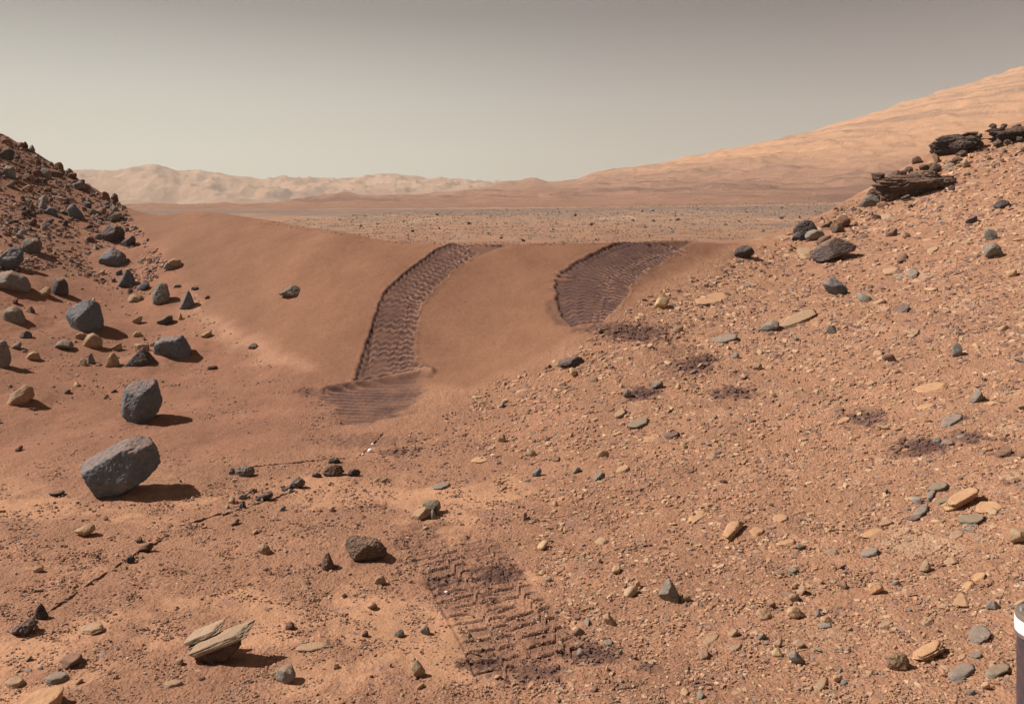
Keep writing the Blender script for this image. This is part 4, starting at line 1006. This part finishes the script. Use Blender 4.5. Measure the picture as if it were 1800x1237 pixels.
outcrop('highest dark outcrop ledge at the right edge of the ridge', [
 ('outcrop_core', [(1738, 232), (1765, 228), (1828, 223), (1826, 242), (1780, 251), (1748, 245)], 'dark', (1778, 253), dict(OD, depth=.55, rough=.14, strata=1.3, planes=[(0, -1, -.5, .5)])),
 ('ledge', [(1736, 236), (1738, 231), (1760, 233), (1799, 228), (1830, 226), (1830, 236), (1790, 241), (1750, 243)], 'dark', (1775, 250), dict(color=(.12, .09, .08))),
 ('outcrop_block', [(1742, 240), (1790, 238), (1825, 236), (1810, 246), (1780, 251), (1755, 247)], 'dark', (1780, 252), OD),
 ('ledge', [(1735, 228), (1745, 225), (1768, 227), (1760, 231), (1740, 231)], 'dark', (1752, 248), OD),
 ('ledge', [(1762, 230), (1780, 222), (1830, 220), (1830, 226), (1775, 229)], 'brown', (1790, 246), OE)], (1775, 250), [(1740, 248, 1798, 258), (1740, 224, 1798, 230)])

# ------------------------------------------------------------------ mineral veins and crusts of the floor
def vein(label, pts, hgt, wid, colr, seed, gap=.25):
    r = np.random.RandomState(seed); P = resample(pts, 90); W = at_many(P[:, 0], P[:, 1])
    V = []; Fc = []
    for i in range(len(W)):
        e = W[min(i+1, len(W)-1)]-W[max(i-1, 0)]; L = np.linalg.norm(e[:2])+1e-6; n = np.array([-e[1], e[0], 0])/L
        low = noise2(np.array([i*.23+seed]), np.array([.5]))[0] > .12
        h = -.004 if low and gap > .15 else hgt*r.uniform(.3, 1.25); w_ = wid*r.uniform(.5, 1.4); q = W[i]+n*r.normal()*wid*.5; k = len(V)
        for o, z in ((-1, -.015), (-.45, h), (.5, h*.8), (1, -.015)): V.append(q+n*o*w_+np.array([0, 0, z]))
        if i: Fc += [[k-4+j, k-3+j, k+1+j, k+j] for j in range(3)]
    Fc += [[0, 1, 2, 3], [len(V)-4, len(V)-1, len(V)-2, len(V)-3]]
    V = np.array(V); c = V.mean(0)
    o = link('mineral_vein', mesh_np('mineral_vein', V-c, Fc, None, False), M_rough); o.location = c; o.color = (*colr, 1)
    tag(o, label, 'mineral vein')
    return o
DV = (.22, .12, .085)
vein('dark mineral vein climbing from lower left towards the jumbled rock line', [(72, 1084), (110, 1058), (150, 1030), (190, 1005), (215, 988), (240, 972), (272, 955), (300, 938), (340, 918), (380, 905), (425, 888), (465, 870)], .008, .005, DV, 1)
vein('thin vein crossing below the chain of dark crusts', [(390, 905), (430, 893), (470, 880), (510, 866), (540, 855)], .010, .005, DV, 2)
vein('straight dark vein above the chain of crusts', [(430, 822), (470, 818), (520, 814), (570, 808), (606, 806)], .010, .005, DV, 3, .1)
vein('short dark vein running up past the white fragments', [(628, 804), (645, 790), (660, 775), (676, 757)], .007, .004, DV, 4)
vein('faint vein branching left near the bottom left slope', [(40, 1040), (80, 1038), (110, 1034), (140, 1030)], .008, .005, DV, 5)
vein('pale fine vein in bright bedrock above the plank rock', [(310, 965), (345, 970), (380, 978), (420, 982)], .006, .004, (.4, .25, .16), 6)
for q, (bx, kd, cl, lb) in enumerate([
 ((243, 956, 272, 972), 'wedge', 'brown', 'long dark blade of crust standing on the main vein'),
 ((221, 977, 238, 990), 'low', 'dark', 'small black crust block at the lower end of the blade'),
 ((448, 868, 481, 882), 'wedge', 'dark', 'dark crust slab, middle one of the chain on the floor'),
 ((421, 880, 433, 895), 'tooth', 'dark', 'black standing flake, lowest left of the crust chain'),
 ((493, 855, 518, 866), 'wedge', 'dark', 'dark crust slab right of the middle one in the chain'),
 ((436, 860, 452, 868), 'low', 'brown', 'small dark crust left above the middle chain slab'),
 ((508, 842, 536, 860), 'low', 'grey', 'crumbly grey crust above the right end of the chain'),
 ((414, 822, 448, 840), 'low', 'grey', 'speckled grey crust lump, left end of the upper crust row'),
 ((402, 824, 414, 836), 'low', 'grey', 'small grey crust lump at the far left of the upper row'),
 ((565, 818, 606, 838), 'low', 'brown', 'wide crumbly brown crust in the upper row'),
 ((577, 806, 598, 816), 'low', 'dark', 'small dark crust on the straight vein end'),
 ((548, 832, 566, 841), 'low', 'dark', 'small dark crust left of the wide crumbly one'),
 ((611, 826, 634, 838), 'low', 'dark', 'dark crust right of the wide crumbly one'),
]):
    B('crust', bx, kd, cl, lb, cat='crust', sub=4, rough=.17, mat=M_rough, fine=.07, depth=.6)
for q, (bx, lb) in enumerate([((646, 790, 655, 796), 'white glittering fragment, larger of two on the short vein'), ((652, 780, 658, 785), 'white glittering fragment, upper one on the short vein'),
                              ((635, 798, 640, 802), 'small white chip at the lower end of the short vein'), ((781, 1040, 788, 1045), 'tiny bright white stone inside the cleat prints')]):
    B('white_fragment', bx, 'low', 'white', lb, cat='stone', sub=3, rough=.15, mat=M_peb and simple('white_mineral', (.85, .83, .82), .5, nz=.2), fine=.06)

# ------------------------------------------------------------------ instrument post at the right edge
D0 = 1.6; s0 = D0/F
pc = np.array([(1833-CX)*s0, D0, 0]); pz = float(zq(pc[0], pc[1])); ptop = CAMZ-(1078-HY)*s0
post = bpy.data.objects.new('instrument_post', None); COL.objects.link(post); post.location = (pc[0], pc[1], pz)
tag(post, 'dark metal post with a white band cut by the lower right edge', 'instrument post')
def lathe(name, prof, mat, parent, seg=64, loc=(0, 0, 0)):
    V = []; Fc = []
    for (r, z) in prof:
        for k in range(seg): V.append((r*math.cos(2*math.pi*k/seg), r*math.sin(2*math.pi*k/seg), z))
    for i in range(len(prof)-1):
        for k in range(seg): Fc.append([i*seg+k, i*seg+(k+1) % seg, (i+1)*seg+(k+1) % seg, (i+1)*seg+k])
    me = mesh_np(name, V, Fc); o = link(name, me, mat, parent); o.location = loc
    me.polygons.foreach_set('use_smooth', [True]*len(Fc))
    md = o.modifiers.new('edge', 'EDGE_SPLIT'); md.split_angle = math.radians(35)
    return o
H = ptop-pz; R = 44*s0
lathe('band', [(R*.96, H-.034), (R, H-.033), (R, H-.012), (R*.985, H-.010), (.001, H-.0099)], simple('white_enamel', (.82, .82, .80), .35, nz=.35), post)
lathe('cap', [(R*.97, H-.0098), (R*.97, H-.004), (R*.93, H), (R*.3, H+.001), (.0001, H+.001)], simple('grey_alloy', (.34, .31, .28), .4, .6, nz=.8), post)
lathe('collar', [(R*.93, H-.042), (R*1.0, H-.040), (R*1.0, H-.0345), (R*.93, H-.034)], simple('steel_ring', (.45, .42, .42), .35, .8, nz=.4), post)
lathe('post_body', [(R*1.25, 0), (R*1.25, .03), (R*.92, .05), (R*.92, H-.042)], simple('purple_anodised', (.10, .085, .11), .4, .5, nz=.35), post)
Mb = simple('bolt_steel', (.6, .58, .55), .3, .8)
for k in range(4):
    a = k*math.pi/2+2.6
    lathe('bolt', [(R*.10, 0), (R*.10, .004), (R*.06, .005), (.0001, .005)], Mb, post, 12, (R*.72*math.cos(a), R*.72*math.sin(a), H+.0005))

# ------------------------------------------------------------------ repeated stones: each its own object
def proto_mesh(name, seed, flat, sub=3, rough=.06, p=36, nf=6):
    r = np.random.RandomState(seed); Nn = r.normal(size=(nf, 3)); Nn[:, 2] *= .8
    Nn = np.r_[Nn, -Nn+r.normal(size=(nf, 3))*.3, [(0, 0, 1), (0, 0, -1)]]; H_ = np.r_[r.uniform(.65, 1, 2*nf), .8, .8]
    V, Fc, D = chop(Nn/np.linalg.norm(Nn, axis=1)[:, None], H_, sub, p)
    q = V*1.7+r.uniform(0, 40, 3); V = V*(1+rough*1.8*fbm3(q, 3))[:, None]
    V = V/np.abs(V).max(0); V *= np.array([1, r.uniform(.42, .85), flat])*.5
    return mesh_np(name, V, Fc)
STOP = {'with', 'left', 'right', 'above', 'below', 'near', 'in', 'on', 'at', 'of', 'lying', 'alone', 'leaning', 'under', 'cut', 'behind', 'high', 'perched', 'standing', 'between', 'low', 'along', 'where', 'tapering', 'beside', 'touching', 'half', 'crossing', 'climbing', 'running', 'trailing', 'propping', 'split', 'against', 'from', 'out', 'pointing', 'inside', 'bare', 'flush', 'into', 'tilted'}
MARKS = []
def collect_marks():
    import collections
    L = []
    for o in list(COL.objects):
        if o.parent is None and 'label' in o and 'group' not in o:
            w = str(o['label']).replace(',', ' ,').split(); k = 0
            while k < len(w) and k < 6 and not (k >= 3 and w[k] in STOP) and w[k] != ',': k += 1
            if k < 3: continue
            l = o.location
            if l.y < 1.8: continue
            L.append((' '.join(w[:k]), CX+l.x/l.y*F, HY+(CAMZ-l.z)/l.y*F, str(o['label'])))
    n = collections.Counter(a[0] for a in L)
    MARKS.extend([a for a in L if n[a[0]] == 1 and a[0].split()[-1] not in STOP])
USED = {}
def place_label(lb, px, sz, q):
    if not MARKS: collect_marks()
    f = math.log(px/sz[0])/math.log(sz[1]/sz[0]); size = 'tiny' if f < .12 else 'small' if f < .5 else 'larger'
    c = sorted(MARKS, key=lambda m: (m[1]-q[0])**2+((m[2]-q[1])*1.6)**2)[:6]
    for dst in ('just', 'well'):
        for m in (c if dst == 'just' else c[:3]):
            dx, dy = q[0]-m[1], (q[1]-m[2])*1.6
            d = ('right of' if dx > 0 else 'left of') if abs(dx) > abs(dy) else ('below' if dy > 0 else 'above')
            far = math.hypot(dx, dy) > 70
            if (dst == 'just') == far: continue
            s_ = f"{size} {lb} {dst} {d} the {m[0]}"
            if s_ not in USED and len(s_.split()) <= 16: USED[s_] = 1; return s_
    m = c[0]; s_ = f"{size} {lb} near the {m[0]}"
    return s_
protos = {'chunk': [proto_mesh('stone', 100+i, .72, rough=.07) for i in range(10)],
          'rough': [proto_mesh('rough_stone', 140+i, .8, rough=.13, p=24) for i in range(8)],
          'flake': [proto_mesh('flat_stone', 180+i, .26, rough=.05, p=50, nf=5) for i in range(12)],
          'oval': [proto_mesh('round_stone', 220+i, .5, rough=.04, p=6) for i in range(6)]}
def scatter(poly, n, kinds, cols, szpx, group, cat, seed, sink=.22, mat=None, pw=1.8, avoid=(), marks=True):
    """individual stones inside a photo polygon; size follows a falling law, in photo px at 1800 wide"""
    r = np.random.RandomState(seed); P = np.array(poly, float); lo = P.min(0); hi = P.max(0); pts = []
    while len(pts) < n:
        q = r.uniform(lo, hi, (n*4, 2)); q = q[inside(P, q[:, 0], q[:, 1])]
        for d in avoid: q = q[~inside(np.array(d, float), q[:, 0], q[:, 1])]
        pts.extend(q.tolist())
    pts = np.array(pts[:n]); W = at_many(pts[:, 0], pts[:, 1])
    if mat is not None:
        for k in kinds:
            for m_ in protos[k]:
                if not m_.materials: m_.materials.append(mat)
    for i in range(n):
        k = kinds[r.randint(len(kinds))]; me = protos[k][r.randint(len(protos[k]))]
        cn, lb = cols[r.randint(len(cols))]
        px = szpx[0]*((szpx[1]/szpx[0])**(r.rand()**pw)); w = px*W[i, 1]/F
        o = bpy.data.objects.new(cat.replace(' ', '_'), me); COL.objects.link(o)
        sx, sy = slope(W[i, 0], W[i, 1]) if W[i, 1] < 30 else (0, 0)
        nrm = Vector((-sx*1.0, -sy*1.0, 1)).normalized(); qn = nrm.to_track_quat('Z', 'Y')
        tl = .18 if k == 'flake' else .5
        import mathutils
        e = mathutils.Euler((r.normal()*tl, r.normal()*tl, (r.normal()*.6+.75) if k == 'flake' else r.uniform(0, 6.28))).to_quaternion()
        o.rotation_mode = 'QUATERNION'; o.rotation_quaternion = qn @ e
        fl = {'flake': .26, 'chunk': .72, 'rough': .8, 'oval': .5}[k]
        o.scale = (w, w*r.uniform(.75, 1.2), w*r.uniform(.7, 1.15)); o.location = (W[i, 0], W[i, 1], W[i, 2]+w*fl*(.5-sink))
        c = np.array(PAL[cn])*r.uniform(.8, 1.25)*(1+r.normal(size=3)*.03); o.color = (*c, 1)
        if marks:
            lb2 = place_label(lb.split('|')[0], px, szpx, pts[i])
        else:
            fx = (pts[i][0]-500)/1000; col_ = ['far left', 'left of left rut', 'above left rut', 'between ruts', 'above right rut', 'right of right rut', 'near right ridge'][int(np.clip(fx*7, 0, 6))]
            yy_ = W[i, 1]; row_ = 'near the sand ridge' if yy_ < 50 else 'midway out' if yy_ < 75 else 'far out' if yy_ < 110 else 'near dark band'
            lb2 = f"{'bigger' if px > 4.5 else 'small'} {lb} {row_} on plain, {col_}"
        tag(o, lb2, cat, group)
for k_, m_ in (('chunk', M_slab), ('rough', M_rough), ('flake', M_slab), ('oval', M_slab)):
    for me_ in protos[k_]: me_.materials.append(m_)
UPL = [(-30, 225), (30, 248), (110, 296), (160, 332), (208, 358), (200, 392), (110, 400), (0, 428), (-40, 430)]
scatter(UPL, 190, ['rough', 'chunk'], [('reddish', 'dark reddish rubble stone'), ('brown', 'dark brown rubble stone'), ('dark', 'blackish rubble stone'), ('grey', 'dusty grey rubble stone')], (5, 26), 'rubble stones heaped on the upper left slope', 'loose stone', 31, pw=1.5, sink=.3)
scatter([(-20, 400), (200, 385), (300, 450), (330, 510), (370, 560), (300, 670), (0, 760), (-20, 760)], 150, ['chunk', 'oval', 'rough', 'flake'], [('tan', 'tan stone'), ('grey', 'grey stone'), ('brown', 'dark brown stone')], (4, 15), 'small stones among the left boulders', 'small rock', 32)
RIGHT = [(1300, 440), (1400, 405), (1530, 360), (1640, 300), (1800, 245), (1830, 1237), (1010, 1237), (930, 1000), (860, 800), (830, 700), (1000, 625), (1120, 530)]
scatter([(p[0], p[1]) for p in RIGHT], 300, ['flake', 'flake', 'chunk', 'flake', 'oval'], [('tan', 'tan stone'), ('pale', 'pale stone'), ('grey', 'grey stone'), ('pale', 'pale stone'), ('brown', 'brown stone')], (11, 30), 'stones strewn over the right slope', 'flat stone', 33, pw=1.9)
scatter([(0, 900), (420, 830), (700, 800), (820, 960), (900, 1237), (0, 1237)], 130, ['chunk', 'flake', 'oval'], [('tan', 'tan stone'), ('grey', 'grey stone'), ('brown', 'brown stone'), ('tan', 'tan stone')], (7, 20), 'small stones on the lower left floor', 'small stone', 34, pw=2.2)
scatter([(1330, 440), (1400, 396), (1520, 345), (1640, 285), (1790, 225), (1800, 270), (1660, 345), (1530, 400), (1400, 450)], 110, ['rough', 'chunk'], [('reddish', 'reddish rock crumb'), ('brown', 'dark brown rock crumb')], (6, 24), 'rock crumbs along the right ridge top', 'rock crumb', 35)
scatter([(560, 398), (700, 380), (1480, 362), (1420, 385), (1330, 412), (1200, 420), (900, 428), (720, 422)], 240, ['rough', 'chunk'], [('dark', 'distant dark rock'), ('brown', 'distant brown rock'), ('grey', 'distant grey rock')], (2.2, 9), 'rocks dotting the plain beyond the ridge', 'distant rock', 36, pw=2.6, marks=False)

# ------------------------------------------------------------------ gravel, nobody could count it
def chip_template():
    V = []
    for z, rr in ((1, .86), (-1, 1.0)):
        for k in range(6): V.append((rr*math.cos(k*math.pi/3), rr*math.sin(k*math.pi/3), z))
    Fc = [(0, 1, 2), (0, 2, 3), (0, 3, 4), (0, 4, 5)]
    for k in range(6): a_, b_ = k, (k+1) % 6; Fc += [(a_, a_+6, b_+6), (a_, b_+6, b_)]
    return np.array(V, float), np.array(Fc)
def gravel(name, label, poly, n, szpx, palette, seed, chip=False, flat=(.25, .7), clump=0., world_sz=None, avoid=(), ymax=30):
    r = np.random.RandomState(seed); P = np.array(poly, float); lo = P.min(0); hi = P.max(0); acc = []
    tot = 0
    while tot < n:
        q = r.uniform(lo, hi, (n, 2)); q = q[inside(P, q[:, 0], q[:, 1])]
        if clump:
            q = q[(fbm2(q[:, 0]*.012+seed, q[:, 1]*.02, 4, .6)*1.6+.75-clump*.5 > r.rand(len(q)))]
        for d in avoid: q = q[~inside(np.array(d, float), q[:, 0], q[:, 1])]
        acc.append(q); tot += len(q)
    q = np.concatenate(acc)[:n]; W = at_many(q[:, 0], q[:, 1])
    px = szpx[0]*((szpx[1]/szpx[0])**(r.rand(n)**2.0)); w = px*W[:, 1]/F*.5
    b = bmesh.new(); bmesh.ops.create_icosphere(b, subdivisions=1, radius=1); b.verts.ensure_lookup_table()
    bv = np.array([v.co[:] for v in b.verts]); bf = np.array([[v.index for v in f.verts] for f in b.faces]); b.free()
    if chip: bv, bf = chip_template()
    k = len(bv)
    V = np.repeat(bv[None], n, 0)*(1+r.normal(size=(n, k, 1))*.17)
    if chip:
        jr = r.uniform(.55, 1.15, (n, 6)); jr = np.concatenate([jr, jr*r.uniform(.95, 1.15, (n, 6))], 1)
        V = np.repeat(bv[None], n, 0); V[..., :2] *= jr[..., None]; V[:, :6, 2] *= r.uniform(.6, 1.1, (n, 6))
    fl = r.uniform(*flat, n); el = r.uniform(.5, .95, n)
    V = V*np.stack([np.ones(n), el, fl], 1)[:, None]
    # random spin, then lie on the slope
    tx = r.normal(size=n)*.3; ct, st = np.cos(tx), np.sin(tx)
    y_, z_ = V[..., 1]*ct[:, None]-V[..., 2]*st[:, None], V[..., 1]*st[:, None]+V[..., 2]*ct[:, None]; V = np.stack([V[..., 0], y_, z_], -1)
    a = r.normal(size=n)*1.0+.75; ca, sa = np.cos(a), np.sin(a)
    x_, y_ = V[..., 0]*ca[:, None]-V[..., 1]*sa[:, None], V[..., 0]*sa[:, None]+V[..., 1]*ca[:, None]
    V = np.stack([x_, y_, V[..., 2]], -1)*w[:, None, None]
    e = .12; sx = (zq(W[:, 0]+e, W[:, 1])-zq(W[:, 0]-e, W[:, 1]))/(2*e); sy = (zq(W[:, 0], W[:, 1]+e)-zq(W[:, 0], W[:, 1]-e))/(2*e)
    if ymax < 31: V[..., 2] += V[..., 0]*sx[:, None]+V[..., 1]*sy[:, None]
    W[:, 2] += w*fl*.35
    V = V+W[:, None]
    pal = np.array(palette); ci = r.randint(len(pal), size=n); c = pal[ci]*r.uniform(.82, 1.18, (n, 1)); c = mixv(c, C_DARK*1.3, np.clip(dark_patch_w(W[:, 0], W[:, 1])*1.1, 0, .9)); c = np.repeat(c[:, None], k, 1).reshape(-1, 3)
    Fc = (np.arange(n)[:, None, None]*k+bf[None]).reshape(-1, 3)
    o = link(name, mesh_np(name, V.reshape(-1, 3), Fc, c, False), M_peb)
    tag(o, label, 'gravel', kind='stuff')
PR = [(.37, .20, .122), (.42, .235, .14), (.33, .175, .108), (.40, .26, .17), (.24, .155, .115), (.36, .195, .118), (.40, .22, .132), (.24, .135, .10), (.36, .205, .13), (.39, .22, .14), (.46, .31, .20)]
PF = [(.36, .20, .13), (.40, .235, .155), (.30, .165, .115), (.40, .28, .195), (.20, .125, .10), (.33, .185, .12)]
PU = [(.27, .15, .11), (.20, .115, .09), (.14, .095, .085), (.35, .21, .15), (.23, .17, .14)]
TRK = [[(700, 925), (885, 925), (1010, 1110), (1030, 1150), (850, 1200), (790, 1110)]]
gravel('gravel', 'angular tan gravel covering the right slope and floor', [(1290, 455), (1400, 405), (1530, 350), (1640, 290), (1800, 232), (2300, 180), (2300, 1500), (1010, 1500), (900, 1237), (900, 950), (850, 800), (820, 690), (1000, 625), (1120, 530)], 78000, (2.5, 14), PR, 51, flat=(.14, .42), clump=.3, chip=True, avoid=TRK)
gravel('plate_gravel', 'thin stone chips strewn among the gravel of the right slope', [(1290, 455), (1400, 405), (1530, 350), (1640, 290), (1800, 232), (2200, 190), (2200, 1400), (1010, 1400), (930, 1100), (960, 850), (880, 700), (1000, 625), (1120, 530)], 6500, (7, 16), [(.42, .26, .165), (.36, .21, .135), (.50, .33, .215), (.28, .19, .145), (.22, .13, .10), (.40, .24, .15)], 57, flat=(.09, .26), clump=.25, chip=True, avoid=TRK)
gravel('ridge_gravel', 'thin reddish chips crowding the upper right slope', [(1290, 455), (1400, 405), (1530, 350), (1640, 290), (1800, 232), (2100, 200), (2100, 640), (1400, 640), (1130, 560)], 5500, (6, 17), [(.40, .24, .155), (.34, .19, .125), (.46, .29, .19), (.22, .13, .105), (.19, .11, .09)], 58, flat=(.10, .34), clump=.2, chip=True)
gravel('pebbles', 'small rounded pebbles among the chips of the right floor', [(1000, 780), (1800, 700), (2200, 700), (2200, 1400), (1000, 1400), (930, 1100)], 9000, (2.5, 8), PR, 59, flat=(.4, .8), clump=.6, avoid=TRK)
gravel('fine_gravel', 'fine gravel thinning out over the lower left floor', [(-400, 860), (300, 880), (420, 830), (700, 770), (860, 690), (900, 950), (920, 1500), (-400, 1500)], 36000, (2.2, 8), PF, 52, clump=.9, chip=True, flat=(.2, .7), avoid=TRK)
gravel('track_gravel', 'sparse crumbs lying in and around the cleat prints', TRK[0], 1500, (2.2, 7), PF, 53)
gravel('sand_grit', 'sparse grit on the sand between the left boulders', [(-300, 430), (200, 390), (310, 460), (370, 560), (480, 640), (560, 700), (620, 760), (420, 830), (300, 880), (-300, 870)], 9000, (1.8, 6), PU+PF, 54, clump=1.0)
gravel('rubble', 'reddish rubble filling the upper left slope between bigger stones', [(-300, 150), (0, 237), (60, 262), (110, 295), (160, 330), (210, 358), (300, 470), (230, 520), (100, 470), (-300, 520)], 9000, (2.5, 12), PU, 55, flat=(.3, .9), clump=.2, chip=True)
gravel('plain_gravel', 'tiny distant stones speckling the plain beyond the ridge', [(450, 392), (700, 372), (1500, 352), (1600, 352), (1420, 395), (1330, 418), (1200, 426), (880, 432), (700, 428)], 22000, (1.0, 3.6), [(.16, .11, .09), (.30, .19, .13), (.36, .25, .17), (.12, .09, .085)], 56, ymax=999)

# ------------------------------------------------------------------ dusty air
hz_v = np.array([(x, y, z) for x in (-2700, 2700) for y in (-30, 1800) for z in (-40, 190)], float)
hz_f = [(0, 1, 3, 2), (4, 6, 7, 5), (0, 4, 5, 1), (2, 3, 7, 6), (0, 2, 6, 4), (1, 5, 7, 3)]
mh = bpy.data.materials.new('dusty_air'); mh.use_nodes = True; th_ = mh.node_tree; th_.nodes.clear()
oh = th_.nodes.new('ShaderNodeOutputMaterial'); pv = th_.nodes.new('ShaderNodeVolumePrincipled')
pv.inputs['Color'].default_value = (1, .915, .80, 1); pv.inputs['Density'].default_value = .00040; pv.inputs['Anisotropy'].default_value = 0
th_.links.new(pv.outputs[0], oh.inputs['Volume'])
tag(link('haze', mesh_np('haze', hz_v, hz_f, None, False), mh), kind='stuff')
